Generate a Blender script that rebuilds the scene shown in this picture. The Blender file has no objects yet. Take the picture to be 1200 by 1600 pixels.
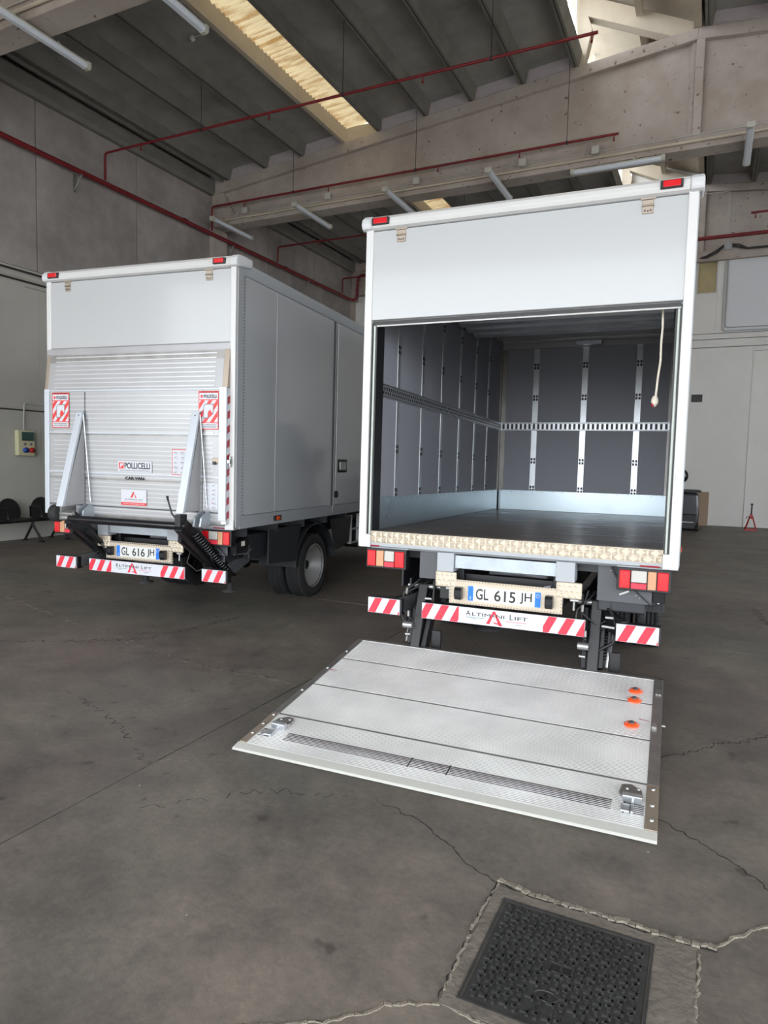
import bpy, bmesh, math, random
from mathutils import Matrix, Vector
random.seed(7)
C = bpy.context.scene.collection
PI = math.pi
# ------------------------------------------------------------------ camera
CAM = Vector((2.1235, -4.5874, 1.5936)); YAW, PIT, ROL, F = 0.3993, 0.0760, 0.0227, 1050.4
f_ = Vector((-math.sin(YAW)*math.cos(PIT), math.cos(YAW)*math.cos(PIT), -math.sin(PIT)))
r0 = Vector((math.cos(YAW), math.sin(YAW), 0)); u0 = r0.cross(f_)
r_ = math.cos(ROL)*r0 + math.sin(ROL)*u0; u_ = -math.sin(ROL)*r0 + math.cos(ROL)*u0
cd = bpy.data.cameras.new('camera'); cam = bpy.data.objects.new('camera', cd); C.objects.link(cam)
m = Matrix((r_, u_, -f_)).transposed().to_4x4(); m.translation = CAM; cam.matrix_world = m
cd.sensor_fit = 'HORIZONTAL'; cd.sensor_width = 36; cd.lens = F/1200*36; cd.clip_end = 300
bpy.context.scene.camera = cam
# ------------------------------------------------------------------ world, sun, exposure
SC = bpy.context.scene
SC.view_settings.view_transform = 'Standard'; SC.view_settings.look = 'None'
SC.view_settings.gamma = 1; SC.view_settings.use_curve_mapping = False
SC.view_settings.exposure = 1.78
w = bpy.data.worlds.new('world'); SC.world = w; w.use_nodes = True
bg = w.node_tree.nodes['Background']; bg.inputs[0].default_value = (0.91, 0.95, 1.0, 1); bg.inputs[1].default_value = 2.0
BY = -0.0488                                     # the hall is turned a little against the trucks
sd = bpy.data.lights.new('sun', 'SUN'); sun = bpy.data.objects.new('sun', sd); C.objects.link(sun)
sd.energy = 5.0; sd.angle = math.radians(0.6); sd.color = (1.0, 0.97, 0.92)
sdir = Vector((0.62, -0.30, 1.15)).normalized()  # towards the sun
sun.rotation_euler = sdir.to_track_quat('Z', 'Y').to_euler(); sun.location = (20, -20, 40)
# ------------------------------------------------------------------ materials
def lin(c):
    return tuple((x/12.92 if x <= .04045 else ((x+.055)/1.055)**2.4) for x in [v/255 for v in c])
MATS = {}
def mat(name, rgb, rough=.6, metal=0, var=.0, vscale=2.0, rvar=0., bump=0., bscale=30., rgb2=None, aniso=None, alpha=None, transm=0, emis=None, pits=0, stretch=None, coat=0):
    if name in MATS: return MATS[name]
    M = bpy.data.materials.new(name); M.use_nodes = True; nt = M.node_tree; N = nt.nodes; Lk = nt.links
    b = N['Principled BSDF']; col = lin(rgb)
    b.inputs['Base Color'].default_value = (*col, 1); b.inputs['Roughness'].default_value = rough; b.inputs['Metallic'].default_value = metal
    if transm: b.inputs['Transmission Weight'].default_value = transm
    if coat: b.inputs['Coat Weight'].default_value = coat; b.inputs['Coat Roughness'].default_value = .08
    tc = N.new('ShaderNodeTexCoord'); src = tc.outputs['Object']
    if stretch:
        mp = N.new('ShaderNodeMapping'); mp.inputs['Scale'].default_value = stretch; Lk.new(src, mp.inputs[0]); src = mp.outputs[0]
    if var or rvar:
        n1 = N.new('ShaderNodeTexNoise'); n1.inputs['Scale'].default_value = vscale; n1.inputs['Detail'].default_value = 8; n1.inputs['Roughness'].default_value = .65
        Lk.new(src, n1.inputs['Vector'])
        cr = N.new('ShaderNodeValToRGB'); cr.color_ramp.elements[0].position = .3; cr.color_ramp.elements[1].position = .7
        c2 = lin(rgb2) if rgb2 else tuple(x*(1-var) for x in col); c1 = tuple(min(1, x*(1+var*.6)) for x in col) if not rgb2 else col
        cr.color_ramp.elements[0].color = (*c2, 1); cr.color_ramp.elements[1].color = (*c1, 1)
        Lk.new(n1.outputs['Fac'], cr.inputs[0]); out = cr.outputs[0]
        if pits:
            n3 = N.new('ShaderNodeTexNoise'); n3.inputs['Scale'].default_value = pits; n3.inputs['Detail'].default_value = 2; Lk.new(tc.outputs['Object'], n3.inputs['Vector'])
            c3 = N.new('ShaderNodeValToRGB'); c3.color_ramp.elements[0].position = .27; c3.color_ramp.elements[0].color = (.35, .33, .3, 1); c3.color_ramp.elements[1].position = .32; c3.color_ramp.elements[1].color = (1, 1, 1, 1)
            Lk.new(n3.outputs['Fac'], c3.inputs[0])
            mx = N.new('ShaderNodeMixRGB'); mx.blend_type = 'MULTIPLY'; mx.inputs[0].default_value = 1; Lk.new(out, mx.inputs[1]); Lk.new(c3.outputs[0], mx.inputs[2]); out = mx.outputs[0]
        if var: Lk.new(out, b.inputs['Base Color'])
        if rvar:
            mr = N.new('ShaderNodeMapRange'); mr.inputs[1].default_value = .3; mr.inputs[2].default_value = .7
            mr.inputs[3].default_value = max(0.03, rough-rvar); mr.inputs[4].default_value = min(1, rough+rvar); Lk.new(n1.outputs['Fac'], mr.inputs[0]); Lk.new(mr.outputs[0], b.inputs['Roughness'])
    if bump:
        n2 = N.new('ShaderNodeTexNoise'); n2.inputs['Scale'].default_value = bscale; n2.inputs['Detail'].default_value = 6; Lk.new(src, n2.inputs['Vector'])
        bp = N.new('ShaderNodeBump'); bp.inputs['Strength'].default_value = bump; bp.inputs['Distance'].default_value = .01; Lk.new(n2.outputs['Fac'], bp.inputs['Height']); Lk.new(bp.outputs[0], b.inputs['Normal'])
    MATS[name] = M; return M
def G(n): return MATS[n]
mat('concrete_roof', (150, 149, 145), .9, var=.30, vscale=1.1, bump=.25, bscale=25)
mat('concrete_beam', (183, 175, 168), .85, var=.16, vscale=1.3, bump=.25, bscale=22, pits=11, rgb2=(158, 146, 138))
mat('concrete_rib', (122, 121, 115), .9, var=.22, vscale=2, bump=.2)
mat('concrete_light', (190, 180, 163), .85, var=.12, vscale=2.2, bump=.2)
mat('concrete_infill', (176, 168, 172), .9, var=.1, vscale=4)
mat('concrete_wall', (160, 154, 152), .9, var=.38, vscale=.8, bump=.3, bscale=14)
mat('plaster_grey', (176, 174, 167), .75, var=.08, vscale=1.1, bump=.1)
mat('plaster_white', (222, 221, 217), .7, var=.05, vscale=.9, bump=.06)
mat('panel_white', (214, 217, 222), .5)
mat('floor_joint', (28, 27, 26), .9)
mat('crack_dark', (30, 28, 26), .9)
mat('crack_light', (132, 124, 112), .95, var=.3, vscale=40, bump=.6, bscale=60)
mat('mortar', (108, 101, 92), .9, var=.3, vscale=9, bump=.6, bscale=40)
mat('iron_cast', (78, 78, 78), .34, metal=.5, var=.3, vscale=9)
mat('white_paint', (172, 174, 175), .28, coat=.3)
mat('white_frame', (200, 200, 199), .3)
mat('side_panel', (178, 181, 184), .12, coat=.6)
mat('white_plastic', (196, 198, 200), .4)
mat('aluminium', (166, 166, 167), .38, metal=.4, var=.10, vscale=3, rvar=.08)
mat('aluminium_strip', (196, 200, 204), .32, metal=.8, var=.08, vscale=5)
mat('aluminium_edge', (150, 148, 145), .42, metal=.8, var=.25, vscale=6)
mat('galvanised', (166, 174, 180), .40, metal=.55, var=.14, vscale=9)
mat('galvanised_box', (190, 196, 203), .42, metal=.25)
mat('kick_plate', (172, 184, 190), .32, metal=.8, var=.08, vscale=1.5, rvar=.06)
mat('checker', (194, 182, 163), .32, metal=.35, var=.08, vscale=14)
mat('inner_panel', (140, 142, 150), .5, var=.04, vscale=2)
mat('cargo_floor', (88, 72, 61), .34, var=.35, vscale=3, rvar=.1, stretch=(.6, 6, 1))
mat('black', (22, 22, 24), .45, var=.2, vscale=12)
mat('black_gloss', (24, 25, 28), .22)
mat('dark_grey', (72, 74, 78), .42)
mat('mudflap', (38, 40, 44), .5)
mat('rubber', (34, 34, 35), .75, var=.15, vscale=20)
mat('grey_paint', (160, 164, 168), .5)
mat('rim', (176, 176, 174), .33, metal=.7)
mat('aluminium_rib', (184, 185, 186), .38, metal=.4)
mat('tip_alu', (206, 206, 200), .42, metal=.3)
mat('red_lens', (205, 18, 30), .18, coat=.5)
mat('red_reflector', (212, 50, 68), .3)
mat('amber_lens', (196, 146, 112), .2, coat=.5)
mat('clear_lens', (186, 184, 178), .15, coat=.5)
mat('orange_lamp', (226, 82, 34), .35)
mat('white_reflector', (196, 198, 204), .4)
mat('sticker_red', (208, 52, 48), .4)
mat('dark_red', (150, 28, 44), .4)
mat('plate_blue', (18, 110, 205), .35)
mat('plate_white', (204, 205, 202), .35)
mat('ink', (26, 26, 28), .5)
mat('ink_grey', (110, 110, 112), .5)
mat('green', (30, 120, 80), .5)
mat('pipe_red', (118, 24, 32), .45, var=.25, vscale=8)
mat('pipe_bright', (176, 32, 38), .4)
mat('steel', (170, 170, 168), .35, metal=.8)
mat('steel_warm', (158, 146, 132), .4, metal=.6)
mat('lamp_body', (184, 184, 176), .5)
mat('lamp_cover', (214, 222, 234), .22, coat=.5)
mat('cable_grey', (176, 176, 172), .5)
mat('cable_dark', (48, 46, 46), .6)
mat('beige_plastic', (196, 194, 158), .5)
mat('smoke_green', (34, 70, 66), .2)
mat('blue_plastic', (30, 60, 140), .4)
mat('blind', (176, 162, 124), .7, var=.1, vscale=5)
mat('cardboard', (160, 138, 118), .85, var=.08)
mat('paper', (216, 212, 204), .8)
mat('jack_red', (176, 34, 34), .4)
mat('rope', (216, 208, 192), .9)
mat('plastic_dark_blue', (46, 50, 58), .3, coat=.4)
mat('track_pale', (176, 184, 176), .4)
mat('joint_grey', (96, 95, 94), .6)
mat('glass_dark', (30, 36, 42), .08)
mat('yard', (128, 127, 124), .9)
# hall floor: dark, stained, worn to a dull shine
def floor_mat():
    M = bpy.data.materials.new('floor_concrete'); M.use_nodes = True; nt = M.node_tree; N = nt.nodes; L = nt.links; b = N['Principled BSDF']
    tc = N.new('ShaderNodeTexCoord')
    def noise(s, d=8, r=.6):
        n = N.new('ShaderNodeTexNoise'); n.inputs['Scale'].default_value = s; n.inputs['Detail'].default_value = d; n.inputs['Roughness'].default_value = r; L.new(tc.outputs['Object'], n.inputs['Vector']); return n
    a = noise(.9, 9, .68); c = noise(6, 8, .7); g = noise(55, 4, .7); h = noise(.35, 4, .5)
    r1 = N.new('ShaderNodeValToRGB'); e = r1.color_ramp.elements; e[0].position = .33; e[1].position = .68
    e[0].color = (*lin((88, 84, 82)), 1); e[1].color = (*lin((128, 121, 113)), 1); L.new(a.outputs['Fac'], r1.inputs[0])
    r2 = N.new('ShaderNodeValToRGB'); e = r2.color_ramp.elements; e[0].position = .3; e[1].position = .75; e[0].color = (.68, .68, .69, 1); e[1].color = (1.18, 1.16, 1.13, 1); L.new(c.outputs['Fac'], r2.inputs[0])
    mx = N.new('ShaderNodeMixRGB'); mx.blend_type = 'MULTIPLY'; mx.inputs[0].default_value = .9; L.new(r1.outputs[0], mx.inputs[1]); L.new(r2.outputs[0], mx.inputs[2])
    r4 = N.new('ShaderNodeValToRGB'); e = r4.color_ramp.elements; e[0].position = .35; e[1].position = .65; e[0].color = (1.06, .97, .96, 1); e[1].color = (.95, 1.0, .96, 1); L.new(h.outputs['Fac'], r4.inputs[0])
    m3 = N.new('ShaderNodeMixRGB'); m3.blend_type = 'MULTIPLY'; m3.inputs[0].default_value = 1; L.new(mx.outputs[0], m3.inputs[1]); L.new(r4.outputs[0], m3.inputs[2])
    r5 = N.new('ShaderNodeValToRGB'); e = r5.color_ramp.elements; e[0].position = .25; e[1].position = .31; e[0].color = (.45, .44, .43, 1); e[1].color = (1, 1, 1, 1); L.new(noise(7.3, 2, .4).outputs['Fac'], r5.inputs[0])
    m4 = N.new('ShaderNodeMixRGB'); m4.blend_type = 'MULTIPLY'; m4.inputs[0].default_value = .8; L.new(m3.outputs[0], m4.inputs[1]); L.new(r5.outputs[0], m4.inputs[2])
    r6 = N.new('ShaderNodeValToRGB'); e = r6.color_ramp.elements; e[0].position = .32; e[1].position = .68; e[0].color = (.72, .72, .72, 1); e[1].color = (1.2, 1.19, 1.17, 1); L.new(noise(26, 8, .78).outputs['Fac'], r6.inputs[0])
    m5 = N.new('ShaderNodeMixRGB'); m5.blend_type = 'MULTIPLY'; m5.inputs[0].default_value = .9; L.new(m4.outputs[0], m5.inputs[1]); L.new(r6.outputs[0], m5.inputs[2])
    L.new(m5.outputs[0], b.inputs['Base Color'])
    mr = N.new('ShaderNodeMapRange'); mr.inputs[1].default_value = .3; mr.inputs[2].default_value = .7; mr.inputs[3].default_value = .42; mr.inputs[4].default_value = .66; L.new(c.outputs['Fac'], mr.inputs[0]); L.new(mr.outputs[0], b.inputs['Roughness'])
    bp = N.new('ShaderNodeBump'); bp.inputs['Strength'].default_value = .35; bp.inputs['Distance'].default_value = .004; L.new(g.outputs['Fac'], bp.inputs['Height']); L.new(bp.outputs[0], b.inputs['Normal'])
    MATS['floor_concrete'] = M
floor_mat()
# corrugated sheet of the rooflight: lets the daylight through
def sheet_mat():
    M = bpy.data.materials.new('rooflight_sheet'); M.use_nodes = True; nt = M.node_tree; N = nt.nodes; L = nt.links
    N.remove(N['Principled BSDF']); out = N['Material Output']
    tc = N.new('ShaderNodeTexCoord'); mp = N.new('ShaderNodeMapping'); mp.inputs['Scale'].default_value = (1.2, 9, 1); L.new(tc.outputs['Object'], mp.inputs[0])
    n = N.new('ShaderNodeTexNoise'); n.inputs['Scale'].default_value = 1.6; n.inputs['Detail'].default_value = 6; L.new(mp.outputs[0], n.inputs['Vector'])
    r = N.new('ShaderNodeValToRGB'); e = r.color_ramp.elements; e[0].position = .34; e[1].position = .56; e[0].color = (*lin((196, 160, 108)), 1); e[1].color = (*lin((244, 230, 194)), 1); L.new(n.outputs['Fac'], r.inputs[0])
    t = N.new('ShaderNodeBsdfTranslucent'); d = N.new('ShaderNodeBsdfDiffuse'); ms = N.new('ShaderNodeMixShader'); ms.inputs[0].default_value = .06
    L.new(r.outputs[0], t.inputs[0]); L.new(r.outputs[0], d.inputs[0]); L.new(d.outputs[0], ms.inputs[1]); L.new(t.outputs[0], ms.inputs[2]); L.new(ms.outputs[0], out.inputs[0])
    MATS['rooflight_sheet'] = M
sheet_mat()
# extruded aluminium plank of the lift platform: a fine raised grip pattern
def plank_mat():
    M = bpy.data.materials.new('plank_aluminium'); M.use_nodes = True; nt = M.node_tree; N = nt.nodes; L = nt.links; b = N['Principled BSDF']
    b.inputs['Metallic'].default_value = .2; b.inputs['Roughness'].default_value = .45
    tc = N.new('ShaderNodeTexCoord'); sp = N.new('ShaderNodeSeparateXYZ'); L.new(tc.outputs['Object'], sp.inputs[0])
    def mth(op, a, bb=None):
        n = N.new('ShaderNodeMath'); n.operation = op
        for i, v in enumerate((a, bb)):
            if v is None: continue
            if isinstance(v, (int, float)): n.inputs[i].default_value = v
            else: L.new(v, n.inputs[i])
        return n.outputs[0]
    k = 2*PI/.0125
    sy = mth('SINE', mth('MULTIPLY', sp.outputs[1], k)); sx = mth('SINE', mth('MULTIPLY', sp.outputs[0], 2*PI/.03))
    h = mth('ADD', sy, mth('MULTIPLY', mth('MULTIPLY', sx, sy), .5))
    bp = N.new('ShaderNodeBump'); bp.inputs['Strength'].default_value = .7; bp.inputs['Distance'].default_value = .0016; L.new(h, bp.inputs['Height']); L.new(bp.outputs[0], b.inputs['Normal'])
    n = N.new('ShaderNodeTexNoise'); n.inputs['Scale'].default_value = 2.5; n.inputs['Detail'].default_value = 5; L.new(tc.outputs['Object'], n.inputs['Vector'])
    r = N.new('ShaderNodeValToRGB'); e = r.color_ramp.elements; e[0].position = .3; e[1].position = .7; e[0].color = (*lin((214, 214, 213)), 1); e[1].color = (*lin((240, 240, 239)), 1); L.new(n.outputs['Fac'], r.inputs[0]); L.new(r.outputs[0], b.inputs['Base Color'])
    MATS['plank_aluminium'] = M
plank_mat()
# ------------------------------------------------------------------ mesh helper
class MB:
    def __init__(s): s.v = []; s.f = []; s.mi = []; s.sm = []; s.mats = []; s.cur = 0
    def use(s, name):
        if name not in s.mats: s.mats.append(name)
        s.cur = s.mats.index(name); return s
    def add(s, vs, fs, smooth=False):
        o = len(s.v); s.v += [tuple(v) for v in vs]
        for f in fs: s.f.append(tuple(o+i for i in f)); s.mi.append(s.cur); s.sm.append(smooth)
        return s
    def box(s, x0, x1, y0, y1, z0, z1):
        return s.add([(x, y, z) for z in (z0, z1) for y in (y0, y1) for x in (x0, x1)], [(0, 2, 3, 1), (4, 5, 7, 6), (0, 1, 5, 4), (2, 6, 7, 3), (0, 4, 6, 2), (1, 3, 7, 5)])
    def obox(s, p0, p1, wx, wz, up=(0, 0, 1)):
        p0, p1 = Vector(p0), Vector(p1); d = (p1-p0).normalized(); u = Vector(up)
        if abs(d.dot(u)) > .98: u = Vector((0, 1, 0))
        a = d.cross(u).normalized(); b = a.cross(d)
        vs = [p+a*sx*wx/2+b*sz*wz/2 for p in (p0, p1) for sx, sz in ((-1, -1), (1, -1), (1, 1), (-1, 1))]
        return s.add(vs, [(0, 1, 2, 3), (7, 6, 5, 4), (0, 4, 5, 1), (1, 5, 6, 2), (2, 6, 7, 3), (3, 7, 4, 0)])
    def prism(s, poly, axis, a, b):                      # poly in the two other axes, in order
        n = len(poly)
        def P(q, t):
            if axis == 'x': return (t, q[0], q[1])
            if axis == 'y': return (q[0], t, q[1])
            return (q[0], q[1], t)
        vs = [P(q, a) for q in poly]+[P(q, b) for q in poly]
        fs = [tuple(range(n))[::-1], tuple(range(n, 2*n))]+[(i, (i+1) % n, n+(i+1) % n, n+i) for i in range(n)]
        return s.add(vs, fs)
    def tube(s, pts, r, n=8, smooth=True, caps=True):
        pts = [Vector(p) for p in pts]; rs = r if isinstance(r, (list, tuple)) else [r]*len(pts); vs = []; pa = None
        for i, p in enumerate(pts):
            if i == 0: d = pts[1]-p
            elif i == len(pts)-1: d = p-pts[i-1]
            else: d = (pts[i+1]-p).normalized()+(p-pts[i-1]).normalized()
            d.normalize()
            if pa is None: pa = d.orthogonal().normalized()
            else: pa = (pa-d*pa.dot(d)); pa = pa.normalized() if pa.length > 1e-6 else d.orthogonal().normalized()
            b = d.cross(pa)
            vs += [p+(pa*math.cos(2*PI*k/n)+b*math.sin(2*PI*k/n))*rs[i] for k in range(n)]
        fs = [(i*n+k, i*n+(k+1) % n, (i+1)*n+(k+1) % n, (i+1)*n+k) for i in range(len(pts)-1) for k in range(n)]
        s.add(vs, fs, smooth)
        if caps: s.add([vs[k] for k in range(n)], [tuple(range(n))[::-1]]); s.add([vs[-n+k] for k in range(n)], [tuple(range(n))])
        return s
    def lathe(s, prof, c, axis='x', n=28, smooth=True):  # prof: (along, radius)
        vs = []
        for a, r in prof:
            for k in range(n):
                t = 2*PI*k/n; q = (math.cos(t)*r, math.sin(t)*r)
                vs.append({'x': (c[0]+a, c[1]+q[0], c[2]+q[1]), 'y': (c[0]+q[0], c[1]+a, c[2]+q[1]), 'z': (c[0]+q[0], c[1]+q[1], c[2]+a)}[axis])
        fs = [(i*n+k, i*n+(k+1) % n, (i+1)*n+(k+1) % n, (i+1)*n+k) for i in range(len(prof)-1) for k in range(n)]
        return s.add(vs, fs, smooth)
    def build(s, name, material=None, parent=None, frame=None, bevel=0, fix=True):
        me = bpy.data.meshes.new(name); me.from_pydata([tuple(v) for v in s.v], [], s.f)
        names = s.mats if s.mats else [material]
        if s.mats and material and material not in s.mats: pass
        for nm in names: me.materials.append(MATS[nm])
        for p, i, sm in zip(me.polygons, s.mi, s.sm):
            p.material_index = i if s.mats else 0; p.use_smooth = sm
        if fix:
            bm = bmesh.new(); bm.from_mesh(me); bmesh.ops.recalc_face_normals(bm, faces=bm.faces); bm.to_mesh(me); bm.free()
        me.update()
        return place(bpy.data.objects.new(name, me), parent, frame, bevel)
def wm(o):
    if o is None: return Matrix.Identity(4)
    return (wm(o.parent) @ o.matrix_parent_inverse if o.parent else Matrix.Identity(4)) @ o.matrix_basis
def place(o, parent=None, frame=None, bevel=0):
    C.objects.link(o)
    if parent is not None:
        o.parent = parent
        if frame is not None: o.matrix_parent_inverse = wm(parent).inverted() @ wm(frame)
    elif frame is not None: o.matrix_basis = wm(frame)
    if bevel:
        b = o.modifiers.new('bevel', 'BEVEL'); b.width = bevel; b.segments = 2; b.limit_method = 'ANGLE'; b.angle_limit = math.radians(40)
    return o
def empty(name, loc=(0, 0, 0), rz=0, parent=None):
    o = bpy.data.objects.new(name, None); C.objects.link(o); o.location = loc; o.rotation_euler.z = rz; o.empty_display_size = .2
    if parent: o.parent = parent
    return o
def tag(o, label=None, cat=None, group=None, kind=None):
    if label: o['label'] = label
    if cat: o['category'] = cat
    if group: o['group'] = group
    if kind: o['kind'] = kind
    return o
def text(body, x, y, z, h, material, parent, frame=None, width=None, depth=.0008, name='lettering', rot=(PI/2, 0, 0), bold=0):
    cu = bpy.data.curves.new(name, 'FONT'); cu.body = body; cu.size = 1; cu.align_x = 'CENTER'; cu.align_y = 'CENTER'; cu.extrude = .02; cu.offset = bold; cu.resolution_u = 3
    t = bpy.data.objects.new(name, cu); C.objects.link(t)
    dg = bpy.context.evaluated_depsgraph_get(); me = bpy.data.meshes.new_from_object(t.evaluated_get(dg)); bpy.data.objects.remove(t)
    xs = [v.co.x for v in me.vertices]; ys = [v.co.y for v in me.vertices]
    cx, cy = (max(xs)+min(xs))/2, (max(ys)+min(ys))/2; sy = h/(max(ys)-min(ys)); sx = width/(max(xs)-min(xs)) if width else sy
    R = Matrix.Translation((x, y, z)) @ Matrix.Rotation(rot[2], 4, 'Z') @ Matrix.Rotation(rot[0], 4, 'X')
    for v in me.vertices: v.co = R @ Vector(((v.co.x-cx)*sx, (v.co.y-cy)*sy, v.co.z/.02*depth))
    me.name = name; me.materials.clear(); me.materials.append(MATS[material])
    return place(bpy.data.objects.new(name, me), parent, frame)
def clip(poly, x0, x1, z0, z1):
    def half(P, inside, inter):
        out = []
        for i in range(len(P)):
            a, b = P[i], P[(i+1) % len(P)]
            if inside(a): out.append(a)
            if inside(a) != inside(b): out.append(inter(a, b))
        return out
    def ix(t): return lambda a, b: (t, a[1]+(b[1]-a[1])*(t-a[0])/(b[0]-a[0]))
    def iz(t): return lambda a, b: (a[0]+(b[0]-a[0])*(t-a[1])/(b[1]-a[1]), t)
    for ins, it in ((lambda p: p[0] >= x0-1e-9, ix(x0)), (lambda p: p[0] <= x1+1e-9, ix(x1)), (lambda p: p[1] >= z0-1e-9, iz(z0)), (lambda p: p[1] <= z1+1e-9, iz(z1))):
        if poly: poly = half(poly, ins, it)
    return poly
def stripes(x0, x1, z0, z1, yf, period, lean, width, phase=0., step=.0012):
    mb = MB(); x = x0-lean-period*2+phase
    while x < x1+period:
        P = clip([(x, z0), (x+width, z0), (x+width+lean, z1), (x+lean, z1)], x0, x1, z0, z1)
        if len(P) > 2: mb.prism(P, 'y', yf-step, yf)
        x += period
    return mb
# ================================================================== THE HALL (hall frame, turned by BY)
HALL = empty('hall_frame', (0, 0, 0), BY)
def st(name, mb, material, bevel=0, parent=None):
    o = mb.build(name, material, parent, HALL, bevel)
    if parent is None: o['kind'] = 'structure'
    return o
XL, XR, YF, YB = -9.04, 12.58, -9.4, 16.25
RX, RZ = 1.772, 9.28
BEAMS = [-5.45, 1.77, 9.0, 16.25]
def ztop(x): return RZ-.0977*abs(x-RX)
# floor: slabs with open joints
fl = st('floor', MB().box(XL-.2, XR+.2, YF-.3, YB+.3, -.12, -.035), 'floor_joint')
jx = [XL-.2, -4.25, -.178, XR+.2]; jy = [YF-.3, -5.2, 2.05, 9.3, YB+.3]; g = .004
for i in range(3):
    for j in range(4):
        MB().box(jx[i]+g, jx[i+1]-g, jy[j]+g*.6, jy[j+1]-g*.6, -.035, 0).build('floor_slab', 'floor_concrete', fl, HALL)
MB().box(-60, 60, -70, YF-.3, -.14, -.02).box(XR+.2, 60, YF-.3, 60, -.14, -.02).build('yard_ground', 'yard', None, HALL)['kind'] = 'structure'
# cracks
def crack(pts, wd, material, amp=.02, z=.0009, seed=1, name='floor_crack', lump=0, broken=0, step=.022):
    rnd = random.Random(seed); P = [Vector((*p, 0)) for p in pts]; Q = [P[0]]
    for a, b in zip(P, P[1:]):
        n = max(1, int((b-a).length/step)); d = (b-a).normalized(); s = Vector((-d.y, d.x, 0))
        for k in range(1, n+1): Q.append(a.lerp(b, k/n)+s*rnd.uniform(-amp, amp)*(1 if k < n else .3))
    mb = MB()
    for k, (a, b) in enumerate(zip(Q, Q[1:])):
        if broken and rnd.random() < broken: continue
        d = (b-a).normalized(); s = Vector((-d.y, d.x, 0)); w0 = wd*rnd.uniform(.4, 1.2); w1 = wd*rnd.uniform(.4, 1.2); h = z+rnd.uniform(.3, 1)*lump
        vs = [a+s*w0/2, a-s*w0/2, b-s*w1/2, b+s*w1/2]
        vs = [(v.x, v.y, .0002) for v in vs]+[(v.x*.9+(a.x+b.x)*.05, v.y*.9+(a.y+b.y)*.05, h) for v in vs]
        mb.add(vs, [(0, 1, 2, 3), (4, 7, 6, 5), (0, 4, 5, 1), (1, 5, 6, 2), (2, 6, 7, 3), (3, 7, 4, 0)])
    return mb.build(name, material, fl, HALL)
crack([(1.10, -1.75), (1.284, -1.808), (1.446, -1.919), (1.608, -2.032), (1.721, -2.085)], .005, 'crack_dark', .012, seed=2)
crack([(2.16, -1.24), (2.253, -1.29), (2.505, -1.487), (2.62, -1.60), (2.70, -1.75)], .005, 'crack_dark', .012, seed=3)
crack([(2.453, -2.064), (2.50, -1.99), (2.616, -1.87), (2.9, -1.70)], .013, 'crack_light', .008, seed=4, lump=.005)
crack([(2.453, -2.058), (2.50, -1.984), (2.616, -1.864), (2.9, -1.694)], .005, 'crack_dark', .008, z=.001, seed=4)
crack([(2.183, -.586), (2.33, -.42), (2.41, -.30), (2.504, -.171), (2.62, -.10), (2.9, .25)], .006, 'crack_dark', .02, seed=5)
crack([(2.30, -.44), (2.43, -.27), (2.6, -.05)], .012, 'crack_light', .02, seed=6, broken=.6)
crack([(-4.6, .35), (-3.2, -.05), (-1.9, -.33), (-1.331, -.491), (-.956, -.557), (-.395, -.528), (-.20, -.56)], .009, 'crack_light', .03, seed=7, broken=.45)
crack([(-1.331, -.46), (-.956, -.53), (-.395, -.50)], .005, 'crack_dark', .03, seed=8, broken=.3)
crack([(-3.4, -1.1), (-2.5, -.55), (-2.0, -.2), (-1.9, .4), (-1.8, .9)], .008, 'crack_dark', .04, seed=9, broken=.3)
crack([(1.0, -3.2), (1.48, -2.897), (1.569, -2.788), (1.713, -2.71)], .010, 'crack_light', .008, seed=10, lump=.004)
crack([(1.0, -3.195), (1.48, -2.892), (1.569, -2.783), (1.713, -2.705)], .004, 'crack_dark', .008, seed=10)
crack([(.1, -2.3), (.5, -1.9), (.9, -1.75), (1.1, -1.75)], .003, 'crack_dark', .03, seed=12, broken=.4)
crack([(-.17, -1.9), (.05, -1.75), (.2, -1.62)], .006, 'crack_light', .03, seed=13, broken=.6)
crack([(-.19, -1.96), (-.8, -1.62), (-1.5, -1.4)], .005, 'crack_dark', .03, seed=14, broken=.4)
crack([(3.0, 2.3), (3.1, 2.9), (2.95, 3.5), (2.9, 4.2)], .008, 'crack_dark', .05, seed=15)
crack([(2.6, 2.06), (3.0, 2.06), (4.6, 2.06)], .010, 'crack_light', .003, seed=16, broken=.25, step=.12)
crack([(-4.2, 2.06), (-1.5, 2.06), (-.2, 2.06)], .012, 'crack_light', .003, seed=17, broken=.15, step=.12)
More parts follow.
